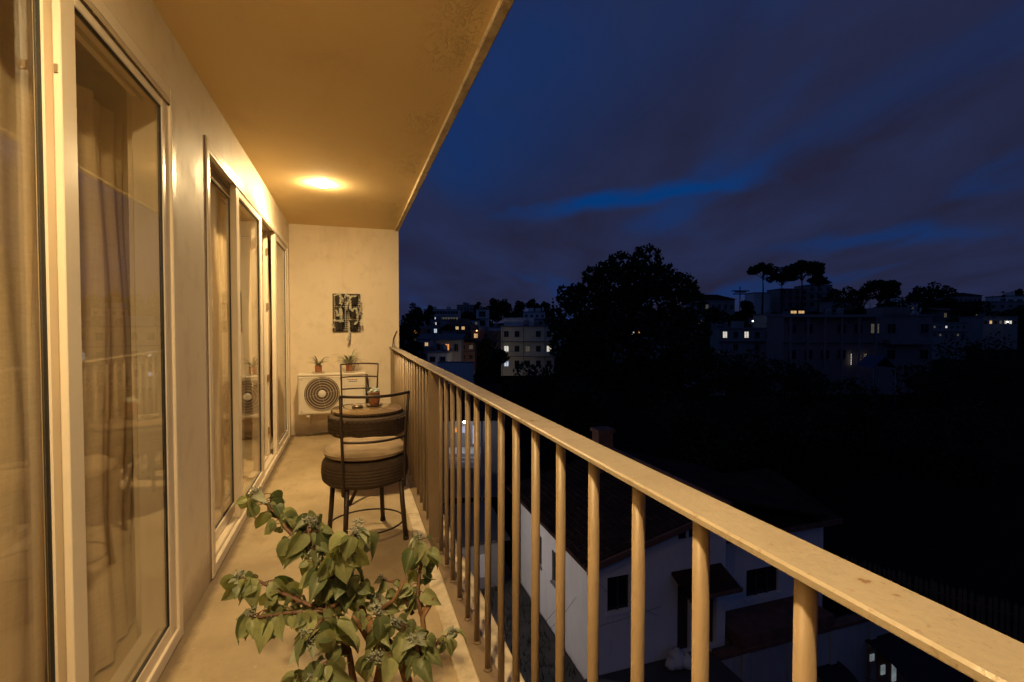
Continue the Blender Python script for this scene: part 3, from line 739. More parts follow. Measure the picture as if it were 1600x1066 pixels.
# small print on the badge: two short lines, too small to read
bd = MB(); xx = .165
for wd in (.012, .006, .014, .009, .016, .005, .012, .018): bd.box(xx, xx + wd, .0035, .0055, .668, .676); xx += wd + .003
bd.build('badge_print', M['ink_red'], ac)
bd = MB(); xx = .180
for wd in (.010, .014, .006, .012, .016, .008, .010): bd.box(xx, xx + wd, .0035, .0055, .646, .656); xx += wd + .003
bd.build('badge_print', M['ink_blue'], ac)
for x in (-.26, .26):
    MB().cbox(x - .02, x + .02, .02, .33, az0 - .03, az0 - .002, .003).prism([(.322, az0 - .03), (.06, az0 - .03), (.322, az0 - .20)], 'x', x - .004, x + .004).build('bracket', M['cream_plastic'], ac)
MB().path([(-.26, .08, az0), (-.26, .08, az0 - .03), (-.262, .075, az0 - .05)], .016, 12).build('drain_spout', M['ceramic'], ac)
MB().cbox(ax1, ax1 + .03, .10, .26, .33, .50, .006).build('valve_cover', M['black_plastic'], ac)
MB().path([(ax1 + .03, .16, .44), (ax1 + .07, .17, .44), (ax1 + .085, .18, .36), (ax1 + .07, .24, .20), (ax1 - .05, .30, .10), (-.05, .29, .03), (-.30, .24, .012)], .011, 10).build('pipe', M['pipe_grey'], ac)
MB().path([(ax1 + .006, .25, .70), (ax1 + .03, .26, .70), (ax1 + .032, .28, .60), (ax1 + .06, .29, .47), (ax1 + .05, .29, .30)], .006, 8).build('cord', M['dark_steel'], ac)

def spider_plant(loc, label, nl, length, spread, seed):
    rnd = random.Random(seed)
    t_ = empty('potted_plant', loc); tag(t_, label, 'potted plant', 'small plants on the air conditioner')
    MB().lathe([(0, .001), (.055, .001), (.071, .010), (.073, .013), (.066, .0115), (.05, .006), (0, .006)], 32).build('saucer', M['ceramic'], t_)
    MB().lathe([(0, .007), (.034, .007), (.037, .03), (.038, .085), (.040, .090), (.035, .090), (.034, .078), (0, .078)], 24).build('pot', M['terracotta'], t_)
    for i in range(nl):
        an = rnd.uniform(0, 6.283); L_ = length * rnd.uniform(.65, 1.1); lift = rnd.uniform(.35, 1.25)
        m = MB(); vs_ = []; n = 6
        for k_ in range(n + 1):
            t2 = k_ / n; r_ = .008 + L_ * spread * t2 * (0.75 + .25 * t2); z = .078 + L_ * lift * .75 * math.sin(t2 * (1.7 + .8 * spread * (1.3 - lift))) 
            if spread > 1: z -= L_ * .35 * t2 ** 3 * (1.4 - lift)
            w = .0105 * (1 - t2 ** 2) + .0006
            ca, sa = math.cos(an), math.sin(an)
            vs_ += [(r_ * ca - w * sa, r_ * sa + w * ca, z + .002), (r_ * ca, r_ * sa, z), (r_ * ca + w * sa, r_ * sa - w * ca, z + .002)]
        for k_ in range(n):
            b = 3 * k_; m.add([], []); 
            m.f += [(b, b + 1, b + 4, b + 3), (b + 1, b + 2, b + 5, b + 4)]; m.sm += [True, True]
        m.v = vs_
        m.build('leaf', M['spider_leaf'], t_)
spider_plant((-.364, 6.03, .7525), 'small spiky plant in a brown pot, left one on the air conditioner', 26, .135, 0.95, 4)
spider_plant((-.028, 6.03, .7525), 'spider plant with long arching leaves, right one on the air conditioner', 46, .19, 0.95, 9)

# ------------------------------------------------------------------ hanging planter grid on the end wall
pg = empty('wall_planter', (-.053, YE - .004, 1.235)); tag(pg, 'black plastic grid planter with six pockets and grey trailing plants on the end wall', 'planter')
gw, gh = .305, .445
g = MB()
for i in range(13): g.box(-gw / 2 + i * (gw - .007) / 12, -gw / 2 + i * (gw - .007) / 12 + .007, -.014, -.004, 0, gh)
for i in range(18): g.box(-gw / 2, gw / 2, -.0125, -.0055, i * (gh - .007) / 17, i * (gh - .007) / 17 + .007)
for (a, b, c, d) in ((-gw / 2 - .006, gw / 2 + .006, -.008, .0), (-gw / 2 - .006, gw / 2 + .006, gh, gh + .008), (-gw / 2 - .008, -gw / 2 - .001, .0, gh), (gw / 2 + .001, gw / 2 + .008, .0, gh)): g.box(a, b, -.018, -.002, c, d)
g.build('lattice', M['black_plastic'], pg)
tr_rnd = random.Random(21)
def strand(mb, pts, leaf, n, r=.0018):
    pts = [Vector(p) for p in pts]; mb.path(pts, r, 5)
    tot = len(pts) - 1
    for i in range(n):
        t_ = (i + tr_rnd.random()) / n * tot; k_ = min(int(t_), tot - 1); p = pts[k_].lerp(pts[k_ + 1], t_ - k_)
        nrm = Vector((tr_rnd.uniform(-1, 1), -1.0, tr_rnd.uniform(-.6, .9))).normalized()
        a = nrm.cross(Vector((tr_rnd.uniform(-1, 1), tr_rnd.uniform(-1, 1), tr_rnd.uniform(-1, 1)))).normalized(); b = nrm.cross(a)
        c_ = p + nrm * .005 + a * tr_rnd.uniform(-.008, .008); s_ = leaf * tr_rnd.uniform(.7, 1.2)
        mb.add([c_ + a * s_, c_ + (a + b) * s_ * .7 + nrm * .002, c_ + b * s_, c_ + (b - a) * s_ * .7 + nrm * .002, c_ - a * s_, c_ - (a + b) * s_ * .7, c_ - b * s_, c_ + (a - b) * s_ * .7], [tuple(range(8))])
for r_ in range(3):
    for c_ in range(2):
        x = (-.080, .082)[c_]; z = .018 + r_ * .150; w = .056
        pm = MB(); vs_ = []; fs = []
        for j, (zz, k_) in enumerate(((0, .78), (.05, .90), (.105, 1.0), (.110, 1.06), (.113, 1.0), (.10, .94))):
            for i in range(13):
                an = math.pi * i / 12; fl = 1 + .035 * (-1) ** i
                vs_.append((x - w * k_ * math.cos(an) * (1 if j < 4 else .97), -.015 - .062 * k_ * math.sin(an) * fl, z + zz))
        for j in range(5):
            for i in range(12): a = j * 13 + i; fs.append((a, a + 1, a + 14, a + 13))
        pm.add(vs_, fs); pm.add([vs_[i] for i in range(13)], [tuple(range(13))[::-1]])
        pk = pm.build('pocket', M['black_plastic'], pg)
        MB().add([vs_[65 + i] for i in range(13)], [tuple(range(13))]).build('soil', M['soil'], pk)
def trail(pts, n, leaf=.0115):
    mb = MB(); strand(mb, pts, leaf, n); mb.build('trailing_stem', M['grey_leaf'], pg)
def zpx(u, v):      # planter-local position from where a stem hangs
    p = at(u, v, 6.02); return ((p.x + .053), -.085, p.z - 1.235)
for pts, n in ((((524, 463), (532, 461), (536, 470)), 18), (((532, 463), (533, 470), (532, 476)), 16), (((545, 464), (540, 462), (531, 485), (533, 498)), 34), (((546, 463), (548, 474), (547, 483), (551, 486)), 34), (((556, 464), (550, 464), (546, 470)), 18),
               (((526, 485), (528, 493), (530, 494)), 18), (((533, 483), (534, 492), (534, 501)), 26), (((550, 485), (556, 482), (559, 492), (558, 503), (554, 507)), 40), (((540, 484), (543, 480), (544, 472)), 18), (((523, 501), (530, 502), (537, 502)), 22), (((545, 503), (546, 515), (545, 526), (544, 532)), 46), (((562, 470), (563, 480), (562, 492)), 10), (((521, 506), (522, 512)), 10), (((563, 500), (565, 510)), 10)):
    trail([zpx(*p) for p in pts], n)

# ------------------------------------------------------------------ foreground shrub
shrub = empty('potted_shrub', (0.03, 1.33, 0)); tag(shrub, 'leafy green shrub with heart-shaped leaves and silver buds at the front of the balcony', 'potted plant')
def sl(u, v, d): p = at(u, v, d); return Vector((p.x - .03, p.y - 1.33, p.z))
MB().lathe([(0, .001), (.115, .001), (.150, .17), (.160, .172), (.160, .195), (.146, .195), (.140, .165), (0, .165)], 40).build('pot', M['terracotta'], shrub)
MB().lathe([(0, .166), (.139, .166)], 24).build('soil', M['soil'], shrub)
def leaf_mesh(name, L_, W_, fold, droop, mat_, seed):
    rnd = random.Random(seed); n = 7; m = MB(); vs_ = []; fs = []
    half = [(0.0, .20), (.05, .70), (.16, .97), (.33, 1.0), (.52, .88), (.71, .58), (.87, .26), (1.0, 0.0)]
    for (t_, w) in half:
        y = L_ * (t_ - .0); z0 = -droop * t_ * t_ * L_
        for s_ in (-1, -.5, 0, .5, 1):
            x = s_ * w * W_ / 2
            back = -.055 * L_ * abs(s_) if t_ < .1 else 0
            vs_.append((x, y + back, z0 + fold * abs(s_) * w * W_ / 2 + .05 * L_ * rnd.uniform(-1, 1) * (.3 if s_ else 0) + .05 * L_ * math.sin(7 * t_ + seed) * abs(s_)))
    for j in range(len(half) - 1):
        for i in range(4): a = j * 5 + i; fs.append((a, a + 1, a + 6, a + 5))
    me = m.add(vs_, fs, True).mesh(name, mat_)
    return me
LEAVES = [leaf_mesh('leaf', .080, .064, .30, .40, M['leaf'], 1), leaf_mesh('leaf', .074, .056, .65, .65, M['leaf'], 2), leaf_mesh('leaf', .066, .056, .10, .25, M['leaf'], 3), leaf_mesh('leaf', .086, .062, .9, .45, M['leaf'], 4), leaf_mesh('leaf', .060, .044, .4, .7, M['leaf_pale'], 5), leaf_mesh('leaf', .050, .034, .5, .4, M['leaf_pale'], 6)]
srnd = random.Random(5)
def put_leaf(p, direction, k_=None, s=1.0, facing=None):
    """leaf with its stalk end at p, blade running along direction, upper face turned towards `facing`"""
    y_ = direction.normalized(); f = facing or Vector((srnd.uniform(-.9, .9), -.45 + srnd.uniform(-.7, .7), .75))
    z_ = (f - y_ * f.dot(y_)).normalized(); x_ = y_.cross(z_)
    o = link_mesh('leaf', LEAVES[k_ if k_ is not None else srnd.choice((0, 0, 1, 1, 2, 3))], shrub)
    mt = Matrix((x_, y_, z_)).transposed().to_4x4(); mt.translation = p
    o.matrix_local = mt @ Matrix.Diagonal((s, s, s, 1))
    return o
bud = MB()
brnd = random.Random(3)
for i in range(44):
    d_ = Vector((brnd.uniform(-1, 1), brnd.uniform(-1, 1), brnd.uniform(-.25, 1))).normalized(); b_ = d_ * brnd.uniform(.002, .017)
    a = d_.cross(Vector((0.3, .7, .2))).normalized(); c_ = d_.cross(a); L_ = brnd.uniform(.006, .013); w = brnd.uniform(.0022, .0042)
    bud.add([b_, b_ + d_ * L_ * .5 + a * w + c_ * w * .4, b_ + d_ * L_, b_ + d_ * L_ * .5 - a * w + c_ * w * .4, b_ + d_ * L_ * .45 - c_ * w * .5], [(0, 1, 2, 3), (0, 4, 1), (1, 4, 2), (2, 4, 3), (3, 4, 0)], True)
BUD = bud.mesh('flower_bud', M['silver_petal'])
def put_bud(p, s=1.0):
    o = link_mesh('flower_bud', BUD, shrub); o.location = p; o.scale = (s,) * 3; o.rotation_euler = (srnd.uniform(-.6, .6), srnd.uniform(-.6, .6), srnd.uniform(0, 6))
trunk = [Vector((-.0, .0, .15)), Vector((.012, .02, .22)), sl(600, 1030, 1.44), sl(582, 985, 1.44), sl(572, 965, 1.45)]
MB().path(trunk, [.021, .019, .018, .017, .014], 10).build('stem', M['bark'], shrub)
MB().path([Vector((.05, .02, .15)), sl(640, 1075, 1.42), sl(628, 1035, 1.42), sl(612, 1008, 1.43), trunk[3]], [.018, .016, .014, .012, .010], 10).build('stem', M['bark'], shrub)
MB().path([Vector((-.06, .0, .15)), sl(556, 1090, 1.40), sl(550, 1050, 1.39), sl(545, 1015, 1.38)], [.015, .013, .010, .008], 8).build('stem', M['twig'], shrub)
MB().path([Vector((.09, .03, .15)), sl(672, 1085, 1.42), sl(668, 1030, 1.43), sl(660, 965, 1.46), sl(678, 935, 1.5)], [.013, .012, .009, .008, .007], 8).build('stem', M['bark'], shrub)
BR = [  # (polyline of (u, v, d), leaf pairs, leaf scale)
    ([(572, 965, 1.45), (548, 935, 1.44), (515, 893, 1.43), (490, 868, 1.45)], 8, 1.0),
    ([(490, 868, 1.45), (470, 850, 1.46), (447, 826, 1.48), (434, 806, 1.50), (418, 788, 1.52), (400, 772, 1.53)], 9, .95),
    ([(490, 868, 1.45), (484, 845, 1.46), (480, 818, 1.47)], 8, 1.0),
    ([(515, 893, 1.43), (530, 870, 1.40), (548, 850, 1.39), (562, 830, 1.40)], 8, 1.0),
    ([(548, 935, 1.44), (505, 955, 1.38), (450, 958, 1.36), (405, 965, 1.36), (392, 962, 1.36)], 10, .95),
    ([(505, 955, 1.38), (470, 940, 1.40), (436, 925, 1.42), (405, 908, 1.43), (374, 903, 1.44)], 7, .95),
    ([(545, 1015, 1.38), (525, 985, 1.36), (500, 970, 1.33), (480, 1005, 1.30)], 9, 1.0),
    ([(545, 1015, 1.38), (520, 1030, 1.33), (490, 1050, 1.30), (470, 1075, 1.28)], 9, 1.0),
    ([(572, 965, 1.45), (560, 925, 1.47), (545, 905, 1.46), (535, 890, 1.45)], 8, 1.0),
    ([(582, 985, 1.44), (600, 950, 1.47), (590, 935, 1.48)], 3, .8),
    ([(612, 1008, 1.43), (600, 985, 1.41), (588, 960, 1.41)], 4, .85),
    ([(660, 965, 1.46), (652, 935, 1.50), (655, 900, 1.53), (660, 868, 1.55), (653, 842, 1.56)], 9, .88),
    ([(668, 1030, 1.43), (650, 1005, 1.42), (632, 985, 1.41), (615, 975, 1.41)], 7, .95),
    ([(668, 1030, 1.43), (680, 1008, 1.43), (695, 996, 1.45), (708, 988, 1.46)], 4, .7),
    ([(628, 1035, 1.42), (605, 1020, 1.38), (590, 1030, 1.36)], 6, 1.0),
    ([(660, 1050, 1.40), (655, 1020, 1.38), (648, 1000, 1.37)], 6, .95),
    ([(645, 960, 1.48), (620, 910, 1.50), (596, 906, 1.50)], 2, .6),
]
for pl, nl, s in BR:
    P = [sl(*p) for p in pl]; m_ = len(P)
    MB().path(P, [.0062 * (1 - .6 * i / (m_ - 1)) + .0008 for i in range(m_)], 7).build('branch', M['twig'], shrub)
    NL = int(nl * 3.5)
    for i in range(NL):
        t_ = (.15 + .85 * (i + srnd.random()) / NL) * (m_ - 1); k_ = min(int(t_), m_ - 2); p = P[k_].lerp(P[k_ + 1], t_ - k_)
        an = srnd.uniform(0, 6.283); out = Vector((math.cos(an), math.sin(an) * .8 - .15, srnd.uniform(-.1, .35)))
        q = p + out.normalized() * srnd.uniform(.012, .040) * s
        MB().path([p, (p + q) / 2 + Vector((0, 0, .005)), q], [.0016, .0013, .0011], 5).build('leaf_stalk', M['twig'], shrub)
        put_leaf(q, Vector((out.x * srnd.uniform(.3, .9), out.y * srnd.uniform(.2, .8), -1.0 + srnd.uniform(-.3, .95))), None, s * srnd.choice((.42, .52, .62, .7, .78, .88, .95)))
    tip = P[-1]
    for i in range(4):
        an = srnd.uniform(0, 6.283); put_leaf(tip, Vector((math.cos(an), math.sin(an), srnd.uniform(-.5, .4))), srnd.choice((4, 5)), s * srnd.uniform(.6, .95))
    put_bud(tip + Vector((0, 0, .004)), 1.0 * s)
    if s > .97:
        put_bud(tip + Vector((srnd.uniform(-.025, .025), srnd.uniform(-.02, .02), srnd.uniform(-.01, .02))), .9); put_bud(P[-2].lerp(tip, .6) + Vector((srnd.uniform(-.02, .02), -.015, .015)), .8)
# bare snags
for pts in (((600, 950, 1.46), (615, 938, 1.46), (634, 905, 1.47)), ((655, 960, 1.47), (668, 948, 1.48), (680, 930, 1.49)), ((575, 1000, 1.42), (560, 975, 1.40), (552, 962, 1.39))):
    MB().path([sl(*p) for p in pts], [.008, .006, .004], 7).build('branch', M['bark'], shrub)

# ------------------------------------------------------------------ terrain
def ground_z(x, y):
    r = max(x * math.sin(YAW) + y * math.cos(YAW), .35 * math.hypot(x, y))
    ang = math.atan2(x, y) - YAW
    s = min(max((r - 62) / 170.0, 0), 1); s = s * s * (3 - 2 * s)
    rise = 13.0 + 7.0 * min(max(ang / .6, -.6), 1)
    far = min(max((r - 260) / 900, 0), 1)
    return -13.2 + s * (rise + 3.0) * (1 - .15 * far) + .5 * math.sin(x * .06) * math.cos(y * .05) * s
tm = MB(); rings = [0, 8, 14, 22, 32, 44, 58, 75, 95, 115, 140, 165, 190, 220, 260, 320, 420, 600, 900, 1500, 3000, 6000]; nseg = 72
vs_ = []; fs = []
for r_ in rings:
    for k_ in range(nseg):
        a = 2 * math.pi * k_ / nseg; x, y = r_ * math.sin(a), r_ * math.cos(a); vs_.append((x, y, ground_z(x, y)))
for i in range(len(rings) - 1):
    for k_ in range(nseg):
        k2 = (k_ + 1) % nseg; fs.append((i * nseg + k_, i * nseg + k2, (i + 1) * nseg + k2, (i + 1) * nseg + k_))
tag(tm.add(vs_, fs, True).build('terrain', M['ground']), kind='structure')
tag(MB().box(.36, 7.0, -20, 30, -13.6, -10.12).build('lane', M['lane']), kind='structure')

# ------------------------------------------------------------------ far buildings
WINF = {}
def window(parent, x, z, w, h, face=0.0, pane='dark_pane', depth=.10, bars=1, name='window'):
    key = (round(w, 2), round(h, 2), bars)
    if key not in WINF:
        m = MB(); t_ = max(.06, .07 * w)
        m.box(-w / 2 - t_, -w / 2, -depth, 0.02, -h / 2 - t_, h / 2 + t_); m.box(w / 2, w / 2 + t_, -depth, 0.02, -h / 2 - t_, h / 2 + t_)
        m.box(-w / 2, w / 2, -depth, 0.02, h / 2, h / 2 + t_); m.box(-w / 2, w / 2, -depth - .06, 0.02, -h / 2 - t_, -h / 2)
        for b in range(bars): xx = -w / 2 + w * (b + 1) / (bars + 1); m.box(xx - .025, xx + .025, -depth + .02, .02, -h / 2, h / 2)
        p = MB().box(-w / 2, w / 2, -.03, .01, -h / 2, h / 2)
        WINF[key] = (m, p, {})
    m, p, cache = WINF[key]
    if 'f' not in cache: cache['f'] = m.mesh('window', M['window_frame'])
    if pane not in cache: cache[pane] = p.mesh('pane', M[pane])
    o = link_mesh(name, cache['f'], parent); o.location = (x, face, z)
    link_mesh('pane', cache[pane], o)
    return o
def building(name, label, u0, u1, vt, vb, d, deep=9, wall='pale_plaster', roof='flat', storeys=2, cols=3, lit=None, rz=0.0, skip=(), ww=None, wh=None, ledge=True, group=None, below=7.0, cat='building', over=.35, bars=1):
    A = at(u0, vb, d); B = at(u1, vb, d); T = at((u0 + u1) / 2, vt, d)
    C = (A + B) / 2; W = (B - A).length; H = T.z - C.z
    root = empty(name, C, -YAW + rz); tag(root, label, cat, group)
    MB().box(-W / 2, W / 2, 0, deep, -below, H).build('wall', M[wall], root)
    hs = H / storeys
    if roof == 'flat':
        MB().box(-W / 2 - over * .5, W / 2 + over * .5, -over * .5, deep + over * .5, H - .02, H + .28).build('roof', M['slab_trim'], root)
    elif roof == 'hip':
        e = over + .3; h = W * .16
        MB().add([(-W / 2 - e, -e, H), (W / 2 + e, -e, H), (W / 2 + e, deep + e, H), (-W / 2 - e, deep + e, H), (-W * .22, deep / 2, H + h), (W * .22, deep / 2, H + h)], [(0, 1, 5, 4), (1, 2, 5), (2, 3, 4, 5), (3, 0, 4), (3, 2, 1, 0)]).build('roof', M['roof_tile'], root)
    elif roof == 'gable':
        e = over + .2; h = W * .22
        MB().prism([(-W / 2 - e, H - .05), (W / 2 + e, H - .05), (0, H + h)], 'y', -e, deep + e).build('roof', M['roof_tile'], root)
    elif roof == 'shed':
        MB().prism([(-.6, H + .05), (deep + .6, H + 1.2), (deep + .6, H + 1.35), (-.6, H + .2)], 'x', -W / 2 - .4, W / 2 + .4).build('roof', M['roof_metal'], root)
    if ledge:
        for s_ in range(1, storeys):
            MB().box(-W / 2 - .25, W / 2 + .25, -.45, .3, s_ * hs - .10, s_ * hs + .08).build('ledge', M['slab_trim'], root)
    if roof == 'flat' and H > 2.0:
        rr_ = random.Random(int(u0 * 7 + vt)); 
        for k_ in range(rr_.randint(1, 3)):
            x = rr_.uniform(-W * .42, W * .42); y_ = rr_.uniform(.8, deep * .6); kind = rr_.random()
            if kind < .45: MB().lathe([(0, 0), (.55, 0), (.6, .1), (.58, 1.0), (.3, 1.25), (0, 1.3)], 10, (x, y_, H + .28)).build('water_tank', M['slab_trim'], root)
            elif kind < .75: MB().box(x - 1.0, x + 1.0, y_, y_ + 2.0, H + .28, H + 1.7).build('stair_head', M[wall], root)
            else: MB().path([(x, y_, H + .2), (x, y_, H + 2.6)], .04, 5).path([(x - .6, y_, H + 2.3), (x + .6, y_, H + 2.3)], .03, 5).path([(x - .4, y_, H + 1.9), (x + .4, y_, H + 1.9)], .03, 5).build('aerial', M['slab_trim'], root)
    cw = W / cols; w_ = ww or min(1.5, cw * .42); h_ = wh or min(1.45, hs * .48)
    for r_ in range(storeys):
        for c_ in range(cols):
            if (r_, c_) in skip: continue
            pn = (lit or {}).get((r_, c_), 'dark_pane')
            window(root, -W / 2 + cw * (c_ + .5), hs * (r_ + .52), w_, h_, 0.0, pn, bars=bars)
    return root, W, H
# left hillside
building('school_building', 'long low pale building with a row of windows on the far left skyline', 662, 716, 484, 503, 240, 12, 'pale_plaster', 'flat', 2, 13, {(0, i): 'win_dim' for i in range(13)} | {(0, 3): 'win_white', (0, 4): 'win_cool'}, bars=0, ww=.9)
building('office_block', 'pale block rising behind the right end of the long skyline building', 714, 744, 477, 500, 262, 12, 'grey_plaster', 'flat', 2, 6, bars=0)
building('narrow_house', 'narrow pale house with one dark upper window beside skyline trees', 744, 763, 484, 512, 180, 8, 'pale_plaster', 'flat', 2, 1, ww=2.2, wh=1.8)
building('terrace_house', 'grey terrace house with a white lit window below the long skyline building', 655, 696, 511, 536, 150, 9, 'grey_plaster', 'flat', 2, 4, {(1, 2): 'win_cool', (0, 1): 'win_white', (0, 0): 'win_dim'})
building('terrace_house', 'dark house at the left edge of town with two small orange windows', 634, 655, 513, 548, 140, 9, 'brick_wall', 'flat', 3, 2, {(2, 1): 'win_orange', (1, 1): 'win_dim', (0, 1): 'win_white'}, ww=.9, wh=.9)
building('terrace_house', 'brown house with two warm lit windows under a flat roof', 700, 738, 507, 531, 145, 9, 'brick_wall', 'flat', 2, 4, {(1, 2): 'win_warm', (1, 1): 'win_warm', (1, 0): 'win_dim'}, ww=.9, wh=.9)
building('terrace_house', 'reddish brick house below an orange street light', 736, 782, 518, 546, 135, 9, 'brick_wall', 'flat', 2, 3, {(1, 0): 'win_warm'}, ww=1.0)
rt, W, H = building('small_house', 'small house with one orange lit window and a pale metal roof', 678, 720, 532, 556, 105, 7, 'grey_plaster', 'shed', 1, 3, {(0, 1): 'win_orange'}, ww=.8, wh=1.6, ledge=False)
building('small_house', 'low pale house with a dark awning left of the long wall', 668, 700, 552, 572, 98, 7, 'pale_plaster', 'flat', 1, 2, {}, ww=1.0, wh=1.0, ledge=False)
building('small_house', 'dark brick house beside the orange window', 718, 742, 535, 566, 112, 7, 'brick_wall', 'hip', 2, 2, {(1, 1): 'win_dim'}, ww=.8, wh=.9)
building('terrace_house', 'grey stacked house at the far left behind the railing', 626, 668, 545, 590, 100, 7, 'grey_plaster', 'flat', 2, 3, {(0, 2): 'win_cool', (1, 0): 'win_dim'}, ww=.9, wh=.9)
for a in ((690, 712, 519, 534, 128, 'grey_plaster', 'flat', 1, 3, {(0, 2): 'win_dim'}, 'small grey flat-roofed house between the two warm lit houses'),
          (765, 790, 512, 530, 155, 'pale_plaster', 'flat', 1, 3, {}, 'pale house squeezed between the brick house and the yellow block'),
          (640, 662, 552, 566, 118, 'brick_wall', 'gable', 1, 2, {(0, 0): 'win_dim'}, 'low gabled brick house at the far left above the railing'),
          (716, 748, 500, 511, 172, 'pale_plaster', 'gable', 1, 4, {(0, 3): 'win_dim'}, 'pale gabled house in front of the pale skyline block'),
          (672, 700, 500, 512, 185, 'grey_plaster', 'flat', 1, 5, {(0, 1): 'win_white'}, 'low terrace directly under the long skyline building'),
          (650, 672, 531, 546, 122, 'pale_plaster', 'shed', 1, 2, {(0, 1): 'win_warm'}, 'small pale house with a lean-to roof and one warm window'),
          (818, 852, 488, 500, 185, 'pale_plaster', 'flat', 1, 4, {}, 'white low house among the thickets above the yellow block'),
          (1150, 1185, 496, 512, 150, 'grey_plaster', 'gable', 1, 3, {(0, 0): 'win_dim'}, 'grey gabled house behind the low white house'),
          (1062, 1100, 498, 520, 135, 'grey_plaster', 'flat', 2, 3, {(1, 2): 'win_dim'}, 'grey flat house at the right edge of the big tree'),
          (1300, 1340, 470, 484, 165, 'grey_plaster', 'hip', 1, 3, {}, 'dark hip-roofed house in the thicket above the concrete house'),
          (1400, 1440, 474, 488, 160, 'pale_plaster', 'flat', 1, 4, {(0, 2): 'win_dim'}, 'pale low house right of the dark hip-roofed house in the thicket'),
          (1510, 1545, 478, 490, 178, 'pale_plaster', 'gable', 1, 3, {}, 'pale gabled house between the villa and the right skyline house')):
    building('hillside_house', a[10], a[0], a[1], a[2], a[3], a[4], 7, a[5], a[6], a[7], a[8], a[9], ww=.8, wh=.9, ledge=False, group='small houses on the hillside')
# retaining wall
A = at(684, 583, 88); rw = empty('retaining_wall', at(712, 583, 88), -YAW); tag(rw, 'long pale concrete retaining wall below the small houses', 'wall')
MB().box(-3.3, 3.3, 0, .5, -3, 1.9).build('face', M['pale_plaster'], rw); MB().box(-3.35, 3.35, -.06, .56, 1.9, 2.05).build('coping', M['slab_trim'], rw)
# the four-storey yellow block
rt, W, H = building('apartment_block', 'four-storey pale yellow apartment block with balconies and a few lit windows', 783, 866, 511, 580, 110, 11, 'yellow_plaster', 'flat', 3, 5, {(1, 0): 'win_white', (1, 4): 'win_white', (0, 0): 'win_cool', (1, 2): 'win_dim'}, ww=.95, wh=1.25, skip=((2, 2),))
MB().box(-W / 2 + .6, -W / 2 + 7.5, 1.5, 8, H + .28, H + 2.1).build('roof_room', M['pale_plaster'], rt)
for k_ in range(2): MB().box(-W / 2 + .4 + k_ * 7.6, -W / 2 + 3.2 + k_ * 7.6, -1.1, 0, H * .34 + .05, H * .34 + 1.0).build('balcony', M['yellow_plaster'], rt)
for k_ in range(3): MB().path([(-W / 2 + .3 + k_ * W * .4, -.12, -4), (-W / 2 + .3 + k_ * W * .4, -.12, H)], .07, 6).build('drainpipe', M['slab_trim'], rt)
building('terrace_house', 'white flat-roofed house just right of the yellow apartment block', 862, 884, 497, 516, 150, 9, 'pale_plaster', 'flat', 1, 2, {}, ww=1.6, wh=2.0, ledge=False)
building('terrace_house', 'pale low house with small dark windows in front of the big tree', 866, 880, 516, 530, 130, 7, 'pale_plaster', 'flat', 1, 2, {}, ww=1.0, wh=1.0, ledge=False)
building('terrace_house', 'long pale roofscape house behind the yellow apartment block', 796, 860, 499, 512, 160, 9, 'grey_plaster', 'flat', 1, 6, {}, ww=1.2, wh=1.0, ledge=False)
# behind and right of the big tree
building('tree_house_row', 'house behind the big tree with three lit windows showing through', 957, 1045, 490, 530, 120, 9, 'grey_plaster', 'flat', 2, 7, {(0, 1): 'win_white', (0, 2): 'win_white', (0, 3): 'win_orange', (0, 0): 'win_dim'}, ww=1.0, wh=1.1)
building('hip_roof_house', 'dark hip-roofed house on the skyline right of the big tree', 1090, 1148, 468, 492, 165, 12, 'grey_plaster', 'hip', 1, 6, {(0, 1): 'win_dim'}, ledge=True)
building('white_shed', 'bright white box-shaped building under the left umbrella pine', 1178, 1203, 458, 478, 200, 8, 'white_house_wall', 'flat', 1, 1, {}, skip=((0, 0),), ledge=False)
building('hill_apartments', 'white stepped apartment house behind the umbrella pines', 1218, 1262, 452, 482, 200, 10, 'grey_plaster', 'flat', 3, 4, {}, ww=1.5, wh=1.5)
building('hill_apartments', 'white tower-like house right of the umbrella pine trunks', 1262, 1300, 446, 482, 205, 10, 'grey_plaster', 'flat', 3, 3, {}, ww=1.5, wh=1.5)
building('lit_house', 'warm lit house front left of the large concrete house', 1196, 1224, 492, 518, 135, 7, 'yellow_plaster', 'flat', 2, 3, {(1, 1): 'win_warm', (0, 2): 'win_warm', (1, 0): 'win_dim'}, ww=.7, wh=.9)
rt, W, H = building('lit_pavilion', 'small open pavilion glowing warm white above the large concrete house', 1234, 1258, 484, 492, 150, 4, 'grey_plaster', 'hip', 1, 2, {(0, 0): 'win_warm', (0, 1): 'win_warm'}, ww=1.8, wh=.8, ledge=False)
building('low_house', 'low white house with two lit windows left of the concrete house', 1124, 1208, 514, 552, 105, 5, 'grey_plaster', 'flat', 2, 5, {(1, 0): 'win_white', (1, 2): 'win_white'}, skip=((0, 0), (0, 2), (0, 4)), ww=.9, wh=1.3)
building('low_house', 'dark house with a pale porch column below the low white house', 1090, 1135, 556, 580, 90, 7, 'grey_plaster', 'shed', 1, 3, {(0, 0): 'win_dim'}, ledge=False)
